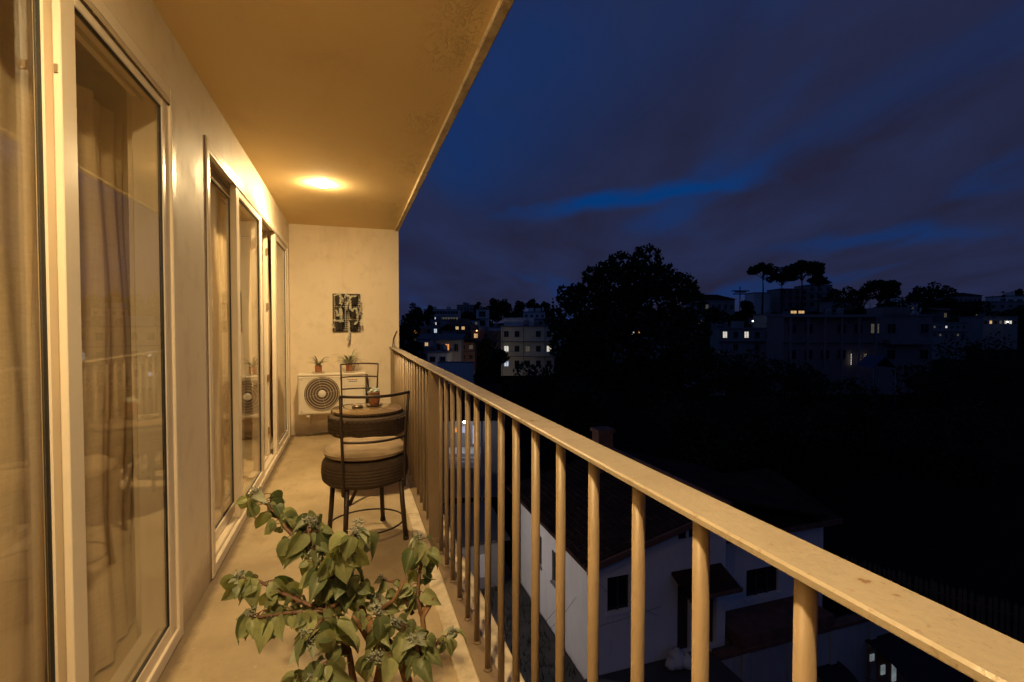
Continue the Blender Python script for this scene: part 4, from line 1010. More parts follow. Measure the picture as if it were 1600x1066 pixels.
# large concrete house
rt, W, H = building('concrete_house', 'large dim pinkish concrete house with two arched lit doorways', 1224, 1456, 494, 575, 90, 6, 'pink_concrete', 'flat', 2, 9, {(1, 5): 'win_dim'}, skip=((0, 4), (0, 5), (1, 2), (1, 7), (0, 7)), ww=1.5, wh=1.7)
MB().box(W * .16, W * .34, -.3, 4, H + .28, H + 1.6).build('roof_room', M['pink_concrete'], rt)
MB().box(-W / 2 - .3, W * .12, -1.6, 0, H - .25, H - .02).build('roof_overhang', M['slab_trim'], rt)
for k_ in range(6): MB().box(-W / 2 + .4 + k_ * 3.1, -W / 2 + .75 + k_ * 3.1, -1.4, -1.05, -4, H - .26).build('column', M['pink_concrete'], rt)
MB().box(W * .17, W * .44, -1.7, 0, H * .46, H * .46 + .9).build('balcony', M['pink_concrete'], rt)
for k_, u in enumerate((1338, 1359)):
    p = at(u, 541, 89.5); lx = (p - rt.location).dot(RIGHT); arch = MB()
    pts = [(lx - .95, -.5)] + [(lx - .95 * math.cos(math.pi * i / 8), 1.9 + .55 * math.sin(math.pi * i / 8)) for i in range(9)] + [(lx + .95, -.5)]
    MB().path([(x, -.7, z + .9) for x, z in pts], .07, 6).build('arch_frame', M['window_frame'], rt)
    for i in range(7):
        MB().box(lx - .93 - .10 * (k_ == 0), lx - .70 - .10 * (k_ == 0), -.55, -.50, .65 + i * .30, .83 + i * .30).build('string_light', M['win_white' if k_ == 0 or i % 2 else 'win_warm'], rt)
        if i % 2: MB().box(lx + .2, lx + .75, -.55, -.50, .65 + i * .30, .72 + i * .30).build('string_light', M['win_dim'], rt)
tn = empty('garden_tent', at(1382, 575, 70), -YAW); tag(tn, 'bluish gabled garden tent in front of the concrete house', 'tent')
MB().prism([(-1.75, 0), (0, 1.75), (1.75, 0), (1.60, 0), (0, 1.58), (-1.60, 0)], 'y', -.1, 3.4).build('roof', M['blue_fabric'], tn)
for x in (-1.6, 1.6):
    for y in (0, 3.2): MB().path([(x, y, -6), (x, y, .02)], .05, 6).build('pole', M['window_frame'], tn)
# right skyline
building('villa', 'broad villa with dormer windows on the right skyline', 1498, 1534, 462, 478, 220, 12, 'grey_plaster', 'hip', 1, 5, {}, ledge=False)
building('white_house', 'small white house with a square dark window at the right skyline edge', 1572, 1600, 463, 481, 180, 8, 'pale_plaster', 'flat', 1, 2, {}, ww=1.6, wh=1.6, ledge=False)
building('white_house', 'long white low building below the right skyline house', 1546, 1612, 472, 486, 172, 8, 'grey_plaster', 'flat', 1, 5, {}, ww=1.2, wh=1.0, ledge=False)
building('lit_house', 'low house with pinkish lit windows at the right edge', 1536, 1590, 496, 512, 130, 7, 'grey_plaster', 'flat', 1, 7, {(0, 1): 'win_warm', (0, 4): 'win_white', (0, 5): 'win_white', (0, 3): 'win_dim'}, ww=.7, wh=.8, ledge=False, bars=0)
building('low_house', 'dark long house with a pale roof edge beneath the right villa', 1472, 1530, 486, 500, 165, 8, 'grey_plaster', 'shed', 1, 6, {(0, 0): 'win_dim', (0, 5): 'win_dim'}, ledge=False)
building('low_house', 'black house with a few small white lights right of the concrete house', 1455, 1510, 505, 530, 120, 7, 'grey_plaster', 'flat', 2, 6, {(1, 0): 'win_dim', (1, 2): 'win_white', (0, 1): 'win_dim', (0, 4): 'win_dim'}, ww=.5, wh=.5, bars=0)
# street lights, then a hidden light added to brighten the yellow block
for u, v, d, mt_, lab in ((745, 517, 134, 'bulb_orange', 'orange glowing street lamp among the left hillside houses'), (1176, 502, 128, 'bulb_white', 'small white street lamp beside the low white house'), (1152, 505, 130, 'bulb_orange', 'reddish street lamp left of the white street lamp'), (1163, 501, 133, 'bulb_orange', 'orange street lamp between the red and the white ones'), (1574, 503, 126, 'bulb_white', 'white street lamp at the far right edge of town'), (753, 511, 136, 'bulb_white', 'small white street lamp above the orange one')):
    p = at(u, v, d); s_ = empty('street_lamp', (p.x, p.y, p.z - 7), -YAW); tag(s_, lab, 'street lamp', 'street lamps in the town')
    MB().path([(0, .6, -2), (0, .6, 7.2), (0, .2, 7.45), (0, -.1, 7.3)], .06, 6).build('pole', M['slab_trim'], s_)
    MB().lathe([(0, -.16), (.15, -.1), (.20, 0), (.15, .12), (0, .18)], 10, (0, -.1, 7.0)).build('globe', M[mt_], s_)
for u, v, d, rz_, lab in ((768, 588, 92, 0.35, 'hidden hooded light added among dark trees to brighten the yellow apartment block'),):
    p = at(u, v, d); s_ = empty('hidden_fill_light', (p.x, p.y, p.z - 6), -YAW + rz_); tag(s_, lab, 'street lamp', 'street lamps in the town')
    MB().path([(0, 0, -6), (0, 0, 6.1)], .08, 6).build('pole', M['slab_trim'], s_)
    MB().box(-.42, .42, -.06, -.01, 5.6, 6.5).box(-.42, .42, -.01, .5, 6.45, 6.5).box(-.42, -.38, -.01, .45, 5.6, 6.45).box(.38, .42, -.01, .45, 5.6, 6.45).build('hood', M['slab_trim'], s_)
    MB().box(-.34, .34, .02, .06, 5.7, 6.35).build('lens', M['fill_flood'], s_)
# water tower / sign mast
ms = empty('roof_mast', at(1156, 485, 160), -YAW); tag(ms, 'mast with flat crosspieces beside the dark hip-roofed house', 'mast')
MB().path([(0, 0, -4), (0, 0, 7.8)], .18, 6).build('pole', M['slab_trim'], ms)
for z, w in ((5.2, 2.2), (6.2, 2.6), (5.8, 1.6)): MB().box(-w, w + .3, -.4, .4, z, z + .35).build('crosspiece', M['slab_trim'], ms)

# ------------------------------------------------------------------ trees
def crown_mesh(blobs, nleaf, leaf, seed):
    rnd = random.Random(seed); m = MB(); vs_ = m.v; fs = m.f; tot = sum(b[3] ** 2 for b in blobs)
    for (bx, by, bz, br, fl) in blobs:
        for i in range(int(nleaf * br * br / tot)):
            while True:
                q = Vector((rnd.uniform(-1, 1), rnd.uniform(-1, 1), rnd.uniform(-1, 1)))
                if .25 < q.length < 1.0: break
            q = q.normalized() * q.length ** .5
            c_ = Vector((bx + q.x * br, by + q.y * br, bz + q.z * br * fl)) + Vector((rnd.gauss(0, .06), rnd.gauss(0, .06), rnd.gauss(0, .06))) * br
            a = Vector((rnd.gauss(0, 1), rnd.gauss(0, 1), rnd.gauss(0, 1))).normalized(); b = a.cross(Vector((rnd.gauss(0, 1), rnd.gauss(0, 1), rnd.gauss(0, 1)))).normalized()
            s_ = leaf * rnd.uniform(.5, 1.3); k_ = len(vs_)
            vs_ += [tuple(c_ - a * s_), tuple(c_ + b * s_ * .55), tuple(c_ + a * s_), tuple(c_ - b * s_ * .55)]; fs.append((k_, k_ + 1, k_ + 2, k_ + 3)); m.sm.append(False)
    return m
def tree(name, label, u, vt, d, height, width, seed, style='round', nleaf=1500, leaf=.4, group=None, extra=None):
    rnd = random.Random(seed); T = at(u, vt, d)
    base = Vector((T.x, T.y, T.z - height)); root = empty(name, base, -YAW); tag(root, label, 'tree', group)
    blobs = []; R_ = width / 2
    tips = []
    if style == 'round':
        n = 15
        for i in range(n):
            an = rnd.uniform(0, 6.283); t_ = rnd.uniform(.42, .92); rr = R_ * math.sqrt(max(1 - ((t_ - .62) / .42) ** 2, .05)) * rnd.uniform(.35, .78); br = R_ * rnd.uniform(.34, .52)
            blobs.append((rr * math.cos(an), rr * math.sin(an), height * t_ - br * .4, br, .8))
        blobs.append((0, 0, height - R_ * .34, R_ * .36, .85))
        tips = [b for b in blobs[::2]]
    elif style == 'umbrella':
        for i in range(30):
            an = rnd.uniform(0, 6.283); rr = R_ * .80 * math.sqrt(rnd.random()); br = R_ * rnd.uniform(.17, .30)
            blobs.append((rr * math.cos(an), rr * math.sin(an), height - br * .5 - R_ * .50 * (rr / R_) ** 2 - rnd.uniform(0, .45) * R_ * (1 - .4 * rr / R_), br, .7))
        tips = blobs[::2]
    elif style == 'cone':
        for i in range(9):
            t_ = i / 8; br = R_ * (1.0 - .86 * t_) * .8; blobs.append((rnd.uniform(-.1, .1) * R_, rnd.uniform(-.1, .1) * R_, height * (.18 + .8 * t_), max(br, .15), .9))
        tips = []
    elif style == 'bush':
        for i in range(12):
            an = rnd.uniform(0, 6.283); rr = R_ * rnd.uniform(0, .7); br = R_ * rnd.uniform(.3, .45); blobs.append((rr * math.cos(an), rr * math.sin(an), height * rnd.uniform(.25, .85) - br * .2, br, .85))
        tips = blobs[::3]
    if extra: blobs = extra
    else:
        dz = height - max(b[2] + b[3] * b[4] for b in blobs)
        blobs = [(b[0], b[1], b[2] + dz, b[3], b[4]) for b in blobs]
    tips = [] if style == 'cone' else blobs[::2]
    crown_mesh(blobs, nleaf, leaf, seed).build('crown', M['foliage'], root)
    tk = MB(); r0 = max(.12, height * .020); lean = rnd.uniform(-.6, .6) * (1 if style == 'umbrella' else .3)
    tp = [(0, 0, -4), (lean * .4, 0, height * .15), (lean, 0, height * .35), (lean * .3, 0, height * .6), (0, 0, height * (.86 if style != 'cone' else .97))]
    tk.path(tp, [r0 * 1.25, r0, r0 * .8, r0 * .55, r0 * .2], 8)
    for b in tips:
        z0 = height * rnd.uniform(.35, .5) if style != 'umbrella' else height * rnd.uniform(.55, .65)
        k_ = (z0 / height - .35) / .25; sx_ = lean + (lean * .3 - lean) * min(max(k_, 0), 1)
        tk.path([(sx_, 0, z0), (sx_ + (b[0] - sx_) * .5, b[1] * .5, z0 + (b[2] - z0) * .6), (b[0], b[1], b[2])], [r0 * .5, r0 * .3, r0 * .08], 6)
    tk.build('trunk', M['tree_bark'], root)
    return root
# the big tree: lobes read off its outline, seen 60 m away
BT = at(985, 383, 60); bz = BT.z + 10.2
def lobe(u, v, r, dy, fl=.85): p = at(u, v, 60); return ((p - BT).dot(RIGHT), dy, p.z + 10.2, r, fl)
big = [lobe(1010, 405, 1.9, 0), lobe(975, 418, 2.3, 1), lobe(1000, 440, 3.0, -1), lobe(1035, 435, 2.4, 1), lobe(960, 450, 3.2, 0), lobe(935, 455, 2.4, 2), lobe(1060, 450, 2.2, 0), lobe(1078, 450, 1.5, 1), lobe(1070, 475, 2.2, -1), lobe(1020, 475, 3.2, 2), lobe(975, 490, 3.6, 0), lobe(920, 480, 2.6, -1), lobe(895, 468, 1.6, 0), lobe(880, 462, .9, 0, 1.4), lobe(905, 455, 1.3, 1), lobe(925, 430, 1.2, 0), lobe(948, 425, 1.5, 0), lobe(885, 500, 2.4, 1), lobe(930, 520, 3.4, -1), lobe(1050, 505, 2.6, 0), lobe(1080, 520, 2.4, 0), lobe(900, 540, 3.2, 0), lobe(1035, 545, 3.4, -2), lobe(960, 560, 3.6, 0), lobe(1075, 560, 3.2, 0), lobe(920, 585, 3.6, 0), lobe(1010, 600, 4.0, 0), lobe(1098, 590, 3.0, 1)]
tree('broad_tree', 'huge dark spreading tree in the middle of the view against the sky', 985, 383, 60, bz, 17, 31, nleaf=20000, leaf=.33, extra=big)
# umbrella pines
tree('umbrella_pine', 'left umbrella pine with a bent trunk on the right hill', 1192, 411, 190, 16, 11.5, 41, 'umbrella', 2600, .45, 'umbrella pines on the hill')
tree('umbrella_pine', 'larger right umbrella pine with a broad crown on the right hill', 1253, 407, 188, 18, 18, 42, 'umbrella', 5000, .5, 'umbrella pines on the hill')
tree('umbrella_pine', 'lower pine crown wedged between the two umbrella pines', 1222, 424, 194, 13, 12, 43, 'umbrella', 2500, .45, 'umbrella pines on the hill')
tree('umbrella_pine', 'small pine crown at the right foot of the larger umbrella pine', 1280, 430, 186, 11, 9, 44, 'umbrella', 1500, .45, 'umbrella pines on the hill')
# skyline trees
SK = [(645, 474, 200, 11, 8.5, 'round', 'round dark tree at the far left of the skyline by the end wall'), (672, 477, 230, 9, 5, 'round', 'small dark tree between the leftmost tree and the long building'), (727, 486, 190, 8, 9, 'bush', 'low dark bush in front of the long skyline building'),
      (748, 472, 250, 11, 6, 'round', 'first tree of the left skyline row, above the narrow house'), (770, 466, 255, 13, 9, 'round', 'second tree of the left skyline row'), (788, 467, 250, 13, 9, 'round', 'third tree of the left skyline row'), (810, 470, 245, 12, 9, 'round', 'fourth tree of the left skyline row'), (832, 467, 250, 13, 9, 'round', 'fifth tree of the left skyline row'), (850, 471, 245, 11, 8, 'round', 'last tree of the left skyline row before the big tree'), (864, 466, 240, 13, 4, 'cone', 'thin pointed tree just left of the big tree'), (757, 480, 215, 10, 8, 'round', 'dark tree standing behind the narrow house'), (800, 482, 200, 11, 14, 'bush', 'broad dark thicket under the left skyline row'), (842, 484, 195, 11, 13, 'bush', 'broad dark thicket behind the yellow apartment block'),
      (1318, 447, 190, 12, 13, 'bush', 'dark tree mass right of the white tower-like house'), (1345, 452, 185, 12, 11, 'bush', 'rounded dark tree left of the spreading skyline tree'), (1376, 438, 180, 14, 13, 'umbrella', 'spreading dark tree in the middle of the right skyline'), (1398, 450, 182, 13, 11, 'round', 'dark tree touching the right side of the spreading skyline tree'), (1435, 446, 178, 13, 9, 'round', 'left of the two tall trees before the villa'), (1460, 440, 180, 15, 11, 'round', 'right of the two tall trees before the villa'), (1482, 450, 175, 13, 11, 'bush', 'dark bush beside the villa'), (1568, 456, 175, 8, 3.2, 'cone', 'small pointed conifer beside the white skyline house'), (1592, 452, 190, 9, 7, 'round', 'dark tree behind the white house at the right edge'),
      (1108, 480, 140, 9, 12, 'bush', 'dark bushes below the hip-roofed house'), (1150, 488, 125, 8, 9, 'bush', 'dark bush left of the low white house'), (1315, 466, 150, 10, 20, 'bush', 'wide dark thicket above the concrete house'), (1400, 468, 150, 10, 20, 'bush', 'second wide thicket above the concrete house'), (1550, 486, 140, 9, 14, 'bush', 'dark thicket above the pink lit windows'), (1420, 456, 170, 12, 12, 'bush', 'dark bush between the spreading skyline tree and the two tall trees'), (1300, 452, 178, 11, 9, 'bush', 'dark bush against the white tower-like house'), (1516, 470, 160, 9, 12, 'bush', 'low dark bush in front of the villa'), (1600, 478, 150, 9, 12, 'bush', 'dark bush at the right edge of the photograph'), (1128, 474, 175, 8, 6, 'round', 'small round tree beside the roof mast'), (1166, 470, 178, 8, 6, 'bush', 'dark bush between the roof mast and the white box-shaped building'), (655, 488, 170, 9, 8, 'bush', 'dark bush in front of the leftmost skyline tree'), (700, 508, 130, 7, 5, 'bush', 'small dark bush among the warm lit houses'), (760, 530, 118, 8, 6, 'bush', 'dark bush in front of the reddish brick house')]
for i, (u, v, d, h, w, st, lab) in enumerate(SK):
    tree('skyline_tree' if st != 'bush' else 'thicket', lab, u, v, d, h + 6, w, 60 + i, st, 2400, .5, 'trees on the skyline')
# nearer dark trees
NR = [(638, 500, 95, 12, 5.5, 'round', 'dark leafy tree just beyond the end wall at the left'), (772, 545, 70, 10, 6.0, 'bush', 'dark rounded tree in front of the yellow apartment block'), (845, 566, 60, 9, 9, 'bush', 'broad black tree below the yellow apartment block'), (900, 590, 52, 9, 9, 'bush', 'dark tree mass below the left side of the big tree'), (1150, 545, 75, 9, 13, 'bush', 'black tree mass below the low white house'), (1250, 562, 72, 9, 11, 'bush', 'black trees at the left foot of the concrete house'), (1460, 560, 75, 10, 12, 'bush', 'black trees at the right foot of the concrete house'), (1540, 520, 85, 12, 15, 'bush', 'black tree mass under the lit right-hand houses'), (1330, 590, 55, 9, 12, 'bush', 'black tree mass in front of the garden tent'), (1080, 610, 50, 9, 12, 'bush', 'black tree mass right of the big tree trunk'), (1220, 615, 48, 9, 12, 'bush', 'black trees in the dark middle ground'), (1480, 620, 48, 10, 14, 'bush', 'black trees in the dark right foreground')]
for i, (u, v, d, h, w, st, lab) in enumerate(NR):
    tree('dark_tree', lab, u, v, d, h, w, 120 + i, st, 2200, .30, 'dark trees in the middle ground')

# unseen lamp added on our lower facade to light the bungalow's side wall
wl = empty('unseen_fill_lamp', (.352, 17.2, -6.3)); tag(wl, 'unseen lamp added on the lower facade to light the bungalow side wall', 'lamp')
MB().lathe([(0, 0), (.10, .001), (.10, .03), (.08, .04), (0, .04)], 20, (0, 0, 0), axis='y').build('base', M['window_frame'], wl).rotation_euler = (0, 0, R(90))
MB().lathe([(.08, .041), (.078, .07), (.05, .10), (0, .11)], 20, (0, 0, 0), axis='y').build('globe', M['fill_globe'], wl).rotation_euler = (0, 0, R(90))
# ------------------------------------------------------------------ white house below
HX, HY, HB = 7.10, 13.45, -9.65
wh_ = empty('white_house', (HX, HY, HB)); tag(wh_, 'white bungalow with dark tiled roof just below the balcony', 'house')
EV = 3.65; RW_ = 4.7; RISE = 1.15; LEN = 7.0
def at_front(u, v):  # local position on the front plane y = HY
    d_ = at(u, v, 1) - EYE; k_ = (HY - EYE.y) / d_.y; p = EYE + d_ * k_; return p.x - HX, p.z - HB
side = MB(); grid_wall(side, 'x', 0, .22, [0, 2.55, 3.25, 4.3, 5.0, LEN], [-4, 1.35, 2.55, EV], lambda i, j: j == 1 and i in (1, 3)); side.build('side_wall', M['white_house_wall'], wh_, fix=True)
for yy in (2.9, 4.65):
    o = MB().box(.10, .14, yy - .35, yy + .35, 1.35, 2.55).build('window', M['dark_pane'], wh_); MB().box(-.05, .1, yy - .42, yy + .42, 1.27, 1.348).build('sill', M['slab_trim'], o); MB().box(.06, .10, yy - .02, yy + .02, 1.35, 2.55).build('frame', M['window_frame'], o)
fw = MB(); xa, za = at_front(949, 958); xb, zb = at_front(984, 897)
xc_, xd_ = 3.15, 4.75
xe, ze = at_front(1060, 842); xf, zf = at_front(1086, 815)
RT = lambda x: EV + RISE * x / RW_
grid_wall(fw, 'y', 0.0, .22, [.22, xa, xb, xc_, xd_, RW_ + .2], [-4.0, 0.0, za, 2.3, zb, EV], lambda i, j: (i == 1 and j in (2, 3)) or (i == 3 and j in (1, 2)))
fw.prism([(.22, EV), (RW_ + .2, EV), (RW_ + .2, RT(RW_ + .2) - .02), (.22, RT(.22) - .02)], 'y', 0.0, .22)
fw.build('front_wall', M['white_house_wall'], wh_, fix=True)
MB().box(RW_ + .2, RW_ + .42, -.0, LEN, -4, EV + RISE * .9).build('far_wall', M['white_house_wall'], wh_)
MB().box(.0, RW_ + .2, LEN - .2, LEN, -4, EV).build('back_wall', M['white_house_wall'], wh_)
MB().box(-.03, .02, -.03, .30, -1.5, EV - .05).build('corner_pilaster', M['white_house_wall'], wh_)
MB().box(xb + .02, xb + .10, -.03, .0, -1.5, EV - .1).build('drainpipe', M['white_house_wall'], wh_)
o = MB().box(xa, xb, .10, .14, za, zb).build('window', M['dark_pane'], wh_); MB().box((xa + xb) / 2 - .03, (xa + xb) / 2 + .03, .06, .10, za, zb).build('frame', M['wood_dark'], o); MB().box(xa - .08, xb + .08, -.08, .1, za - .08, za - .002).build('sill', M['white_house_wall'], o)
o = MB().box(xe, xf, -.02, .01, ze, zf).build('upper_window', M['dark_pane'], wh_); MB().box((xe + xf) / 2 - .05, (xe + xf) / 2 + .05, -.05, -.02, ze, zf).build('frame', M['white_house_wall'], o)
MB().box(xc_ + .03, xd_ - .03, .15, .19, 0.0, 2.28).build('door', M['wood_dark'], wh_)
MB().box((xc_ + xd_) / 2 - .28, (xc_ + xd_) / 2 + .05, .02, .148, 0, 2.29).build('door_post', M['white_house_wall'], wh_)
# tiled canopy over the door
cx0, cx1 = xc_ - .25, xd_ + .15
MB().add([(cx0, -.95, 2.42), (cx1, -.95, 2.42), (cx1, 0, 2.80), (cx0, 0, 2.80), (cx0, -.95, 2.32), (cx1, -.95, 2.32), (cx1, 0, 2.70), (cx0, 0, 2.70)], [(0, 1, 2, 3), (4, 7, 6, 5), (0, 4, 5, 1), (1, 5, 6, 2), (3, 2, 6, 7), (0, 3, 7, 4)]).build('door_canopy', M['roof_tile'], wh_)
MB().box(cx0 - .02, cx1 + .02, -.99, -.955, 2.30, 2.43).build('canopy_edge', M['roof_rim'], wh_)
# roof: two slopes with their own thickness
ov = .45
def slope(x0, z0, x1, z1, y0, y1, th=.12): return MB().prism([(x0, z0), (x1, z1), (x1, z1 + th), (x0, z0 + th)], 'y', y0, y1)
sl_ = RISE / RW_
rf = slope(-ov, EV - ov * sl_, RW_ + .2, EV + RISE + .05, -ov, LEN + ov).build('roof', M['roof_tile'], wh_)
slope(RW_ + .2, EV + RISE + .05, 2 * RW_ + .4 + ov, EV - ov * sl_, -ov + .8, LEN + ov).build('roof_slope', M['roof_tile'], wh_)
MB().prism([(-ov, EV - ov * sl_ - .06), (RW_ + .2, EV + RISE - .01), (RW_ + .2, EV + RISE + .20), (-ov, EV - ov * sl_ + .15)], 'y', -ov - .06, -ov - .004).build('barge_board', M['roof_rim'], wh_)
MB().path([(RW_ + .2, -ov, EV + RISE + .17), (RW_ + .2, LEN + ov, EV + RISE + .17)], .10, 8).build('ridge_tiles', M['roof_rim'], wh_)
# rows of roof tiles as raised courses
n_c = 22
for i in range(n_c):
    x = -ov + (RW_ + .2 + ov) * i / n_c; z = EV - ov * sl_ + (x + ov) * sl_ * 1.02 + .12; w = (RW_ + .2 + ov) / n_c * .93; vs_ = []; fs = []; m_ = 36
    for k_ in range(m_ + 1):
        yy = -ov + .02 + (LEN + 2 * ov - .04) * k_ / m_; jz = random.uniform(-.012, .014); jx = random.uniform(-.02, .02)
        vs_ += [(x + jx, yy, z - .035), (x + jx, yy, z + .018 + jz), (x + w, yy, z + w * sl_ + .006)]
    for k_ in range(m_): b = 3 * k_; fs += [(b, b + 3, b + 4, b + 1), (b + 1, b + 4, b + 5, b + 2)]
    MB().add(vs_, fs).build('tile_course', M['roof_tile'], rf)
ch = MB().box(3.0, 3.7, 5.2, 5.8, EV + .5, EV + RISE + 1.5).build('chimney', M['roof_rim'], wh_); MB().box(2.93, 3.77, 5.13, 5.87, EV + RISE + 1.5, EV + RISE + 1.65).build('chimney_cap', M['roof_rim'], ch)
# right wing, set back
wx0 = RW_ + .43; wy = .9
def at_plane(u, v, yy):
    d_ = at(u, v, 1) - EYE; k_ = (yy - EYE.y) / d_.y; p = EYE + d_ * k_; return p.x - HX, p.z - HB
a0, b0 = at_plane(1166, 935, HY + wy); a1, b1 = at_plane(1217, 882, HY + wy)
wg = MB(); grid_wall(wg, 'y', wy, wy + .22, [wx0, a0, a1, wx0 + 5.6], [-4, b0, b1, 3.3], lambda i, j: i == 1 and j == 1); wg.build('wing_wall', M['white_house_wall'], wh_, fix=True)
o = MB().box(a0, a1, wy + .10, wy + .14, b0, b1).build('window', M['dark_pane'], wh_); MB().box(a0 - .08, a1 + .08, wy - .1, wy + .1, b0 - .09, b0 - .002).build('sill', M['white_house_wall'], o)
for k_ in (1, 2): MB().box(a0 + (a1 - a0) * k_ / 3 - .03, a0 + (a1 - a0) * k_ / 3 + .03, wy + .05, wy + .1, b0, b1).build('frame', M['wood_dark'], o)
MB().prism([(wy - .45, 3.25), (wy + 3, 4.3), (wy + 3, 4.42), (wy - .45, 3.38)], 'x', wx0 - .2, wx0 + 6.0).build('wing_roof', M['roof_tile'], wh_)
MB().box(wx0 - .2, wx0 + 6.0, wy - .5, wy - .455, 3.2, 3.40).build('wing_barge_board', M['roof_rim'], wh_)
MB().box(wx0 + .2, wx0 + 4.4, -.55, wy - .02, .0, .42).build('planter_ledge', M['roof_rim'], wh_)
# terrace wall of the yard
tw = empty('yard_wall', (HX, HY, HB)); tag(tw, 'stained pale yard wall in front of the white bungalow', 'wall')
MB().box(4.35, 13.5, -.55, -.35, -4.0, -.10).build('face', M['stained_wall'], tw); MB().box(4.30, 13.5, -.62, -.30, -.10, .03).build('coping', M['roof_rim'], tw)
for k_ in range(4): MB().box(5.3 + k_ * 2.0, 5.6 + k_ * 2.0, -.63, -.55, -4.0, -.101).build('pier', M['stained_wall'], tw)
MB().box(4.56, 13.5, -.35, -.02, -.5, -.12).build('yard_slab', M['lane'], tw)
MB().box(-.5, 4.34, -2.6, -.02, -4.0, -.06).build('forecourt', M['lane'], tw)
# awning shelter with the lit opening under it
ax_, az_ = at_plane(1352, 1000, HY - .56)
aw = empty('awning_shelter', (HX + ax_, HY - .56, HB + az_ - 2.35)); tag(aw, 'black awning over a lit doorway at the bottom right', 'awning')
va = []; fa = []
for i in range(9):
    t_ = i / 8; z = 2.35 - .75 * t_ ** 1.7; y = -1.9 * t_
    va += [(0, y, z), (2.6, y, z + .05), (0, y, z - .05), (2.6, y, z)]
for i in range(8): b = 4 * i; fa += [(b, b + 1, b + 5, b + 4), (b + 2, b + 6, b + 7, b + 3), (b, b + 4, b + 6, b + 2), (b + 1, b + 3, b + 7, b + 5)]
MB().add(va, fa).build('canopy', M['awning_cloth'], aw)
for x in (.03, 2.57): MB().path([(x, -1.85, 1.6), (x, .02, .9)], .02, 6).build('strut', M['window_frame'], aw); 
MB().box(.1, 2.5, -.06, -.025, 0, 2.0).build('door_panel', M['brick_wall'], aw)
for x, z0, z1 in ((.16, 1.55, 1.8), (.75, .9, 1.25), (1.35, .5, 1.6)): MB().box(x, x + .20, -.10, -.062, z0, z1).build('lit_pane', M['shelter_glow'], aw)
bx_, bz_ = at_plane(1268, 1045, HY - .56)
aw2 = empty('small_awning', (HX + bx_, HY - .56, HB + bz_ - 1.85)); tag(aw2, 'small rounded black awning left of the lit doorway', 'awning')
va = []; fa = []
for i in range(9):
    an = R(90) * i / 8; va += [(0, -.9 * math.sin(an), 1.3 + .55 * math.cos(an)), (1.3, -.9 * math.sin(an), 1.3 + .55 * math.cos(an)), (0, -.84 * math.sin(an), 1.3 + .49 * math.cos(an)), (1.3, -.84 * math.sin(an), 1.3 + .49 * math.cos(an))]
for i in range(8): b = 4 * i; fa += [(b, b + 1, b + 5, b + 4), (b + 2, b + 6, b + 7, b + 3), (b, b + 4, b + 6, b + 2), (b + 1, b + 3, b + 7, b + 5)]
MB().add(va, fa).build('canopy', M['awning_cloth'], aw2)
MB().box(0, .03, -.85, 0, 1.25, 1.32).box(1.27, 1.3, -.85, 0, 1.25, 1.32).build('bracket', M['window_frame'], aw2)
# rubbish sacks and a hose reel by the door
rs = MB()
for (x, y, r_, h) in ((xc_ - .35, -.45, .26, .55), (xc_ - .05, -.6, .22, .42), (xc_ - .6, -.5, .18, .35)):
    vs_ = []; 
    rs.lathe([(0, 0), (r_, .02), (r_ * 1.08, h * .35), (r_ * .8, h * .75), (r_ * .25, h * .9), (r_ * .35, h), (0, h)], 12, (x, y, 0))
for k_ in range(len(rs.v)):
    v = rs.v[k_]; rs.v[k_] = (v[0] + random.uniform(-.03, .03), v[1] + random.uniform(-.03, .03), v[2] + random.uniform(-.02, .02) * (v[2] > .05))
o = rs.build('plastic_sack', M['pale_plaster']); o.location = (HX, HY, HB); tag(o, 'pale crumpled sack leaning by the bungalow door', 'sack')
# cables slung along the bungalow wall
for pts, lab in ((((930, 905), (948, 925), (975, 935), (1025, 960)), 'thin black cable sagging across the bungalow front'), (((935, 975), (960, 968), (1000, 955), (1030, 945)), 'lower thin black cable across the bungalow front')):
    P = [at_front(*p) for p in pts]; o = MB().path([(x, -.10, z) for x, z in P], .005, 5).build('cable', M['cable']); o.location = (HX, HY, HB); tag(o, lab, 'cable')
for a, b, sag, lab in (((.4, 9, -5.0), (HX - .02, 14.6, -7.8), 1.0, 'black cable running from the near building to the bungalow side wall'), ((.4, 10.5, -5.6), (HX - .02, 15.6, -8.4), 1.2, 'lower black cable running to the bungalow side wall')):
    P = [Vector(a).lerp(Vector(b), i / 12) - Vector((0, 0, sag * 4 * (i / 12) * (1 - i / 12))) for i in range(13)]
    tag(MB().path(P, .006, 5).build('cable', M['cable']), lab, 'cable')

# ------------------------------------------------------------------ lower neighbours seen through the railing
sh = empty('garden_shed', (5.0, 20.2, -10.15)); tag(sh, 'grey shed with a small white door panel seen through the railing', 'shed')
MB().box(-1.6, 1.3, 0, 3, 0, 2.1).build('wall', M['grey_plaster'], sh); MB().prism([(-.25, 2.1), (3.2, 2.6), (3.2, 2.68), (-.25, 2.18)], 'x', -1.8, 1.5).build('roof', M['roof_metal'], sh)
MB().box(.15, .55, -.05, .0, .55, 1.55).build('door_panel', M['white_house_wall'], sh)
p_ = at(722, 716, 33); pr = empty('porch_house', (p_.x, p_.y, p_.z), -YAW + R(4)); tag(pr, 'house with a white lit porch and steps seen through the railing bars', 'house')
MB().box(-3.6, 2.6, 2.2, 8, -3.5, 2.6).build('wall', M['grey_plaster'], pr)
MB().prism([(-.2, 2.55), (8.3, 3.9), (8.3, 4.05), (-.2, 2.70)], 'x', -4, 3.0).build('roof', M['roof_tile'], pr)
for k_ in range(3): MB().box(-1.1, 1.25, -.30 + k_ * .32, 2.2 - .002 * k_, -.2 + k_ * .2 - .4, k_ * .2 - .2).build('step', M['white_house_wall'], pr)
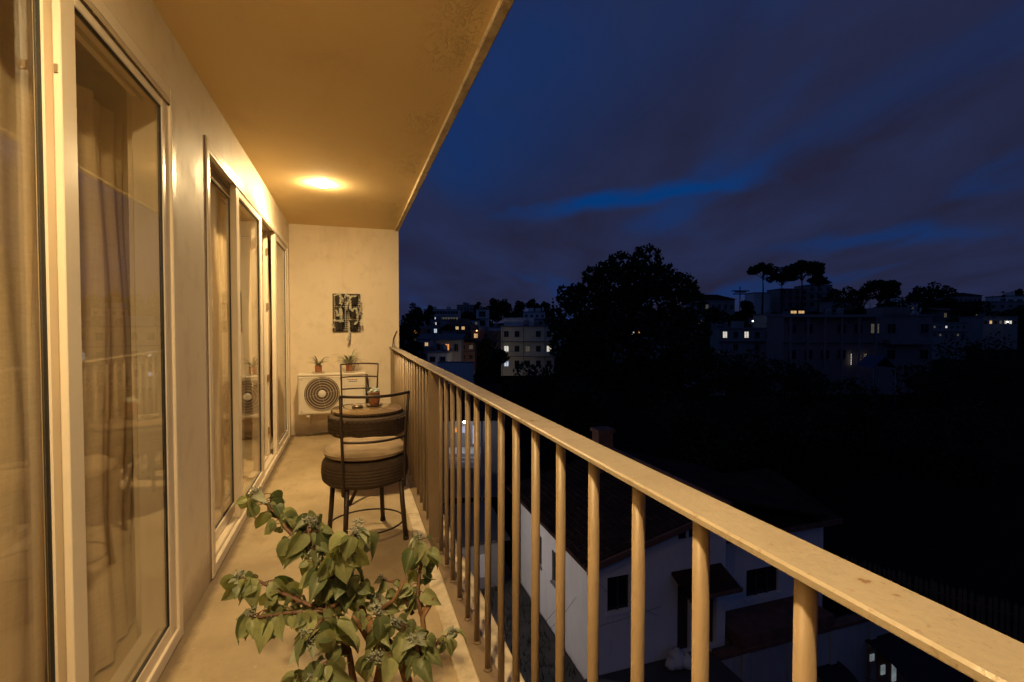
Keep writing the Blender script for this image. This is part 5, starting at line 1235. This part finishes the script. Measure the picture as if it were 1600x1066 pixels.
for (x0, x1, z0, z1, mt_) in ((.70, 1.12, .45, 1.75, 'porch_glow'), (-.05, .18, 1.25, 1.7, 'porch_glow'), (-.65, -.45, 1.3, 1.62, 'win_orange'), (-1.1, -.98, .5, 1.6, 'win_dim')):
    MB().box(x0, x1, 2.12, 2.198, z0, z1).build('lit_pane', M[mt_], pr)
for x in (-1.2, 1.35): MB().box(x - .08, x + .08, -.1, .06, -3, 2.5).build('post', M['grey_plaster'], pr)
MB().lathe([(0, -.1), (.09, -.06), (.11, 0), (.08, .06), (0, .08)], 12, (.15, 1.0, 2.28)).build('porch_lamp', M['porch_lamp'], pr)
# garden wall with palings, running along the bungalow's far garden
fn = empty('paling_fence', (16.5, 13.0, -8.6)); tag(fn, 'dim row of upright wooden palings beyond the bungalow roof', 'fence')
pal = MB().box(-.045, .045, -.015, .015, 0, 1.25).prism([(-.045, 1.25), (.045, 1.25), (0, 1.36)], 'y', -.015, .015).mesh('paling', M['fence_wood'])
fa_, fb_ = Vector((-1.2, 4.2, 0)), Vector((3.6, -5.2, 0))
for i in range(76):
    q = link_mesh('paling', pal, fn); q.location = fa_.lerp(fb_, i / 75) + Vector((0, 0, random.uniform(-.06, .05))); q.rotation_euler = (random.uniform(-.03, .03), random.uniform(-.03, .03), math.atan2(fb_.y - fa_.y, fb_.x - fa_.x))
for z in (.35, .95): MB().path([fa_ + Vector((.03, .02, z)), fb_ + Vector((.03, .02, z))], .03, 5).build('fence_rail', M['fence_wood'], fn)
# weeds in the lane
gm = MB(); grnd = random.Random(77)
for i in range(2600):
    x = grnd.uniform(2.2, 6.9); y = grnd.uniform(4, 22); h = grnd.uniform(.08, .45); a = grnd.uniform(0, 6.28); w = .02
    gm.add([(x - w * math.cos(a), y - w * math.sin(a), -10.12), (x + w * math.cos(a), y + w * math.sin(a), -10.12), (x + grnd.uniform(-.15, .15), y + grnd.uniform(-.15, .15), -10.12 + h)], [(0, 1, 2)])
tag(gm.build('weeds', M['foliage']), 'patchy green weeds growing along the lane below', 'grass', kind='stuff')
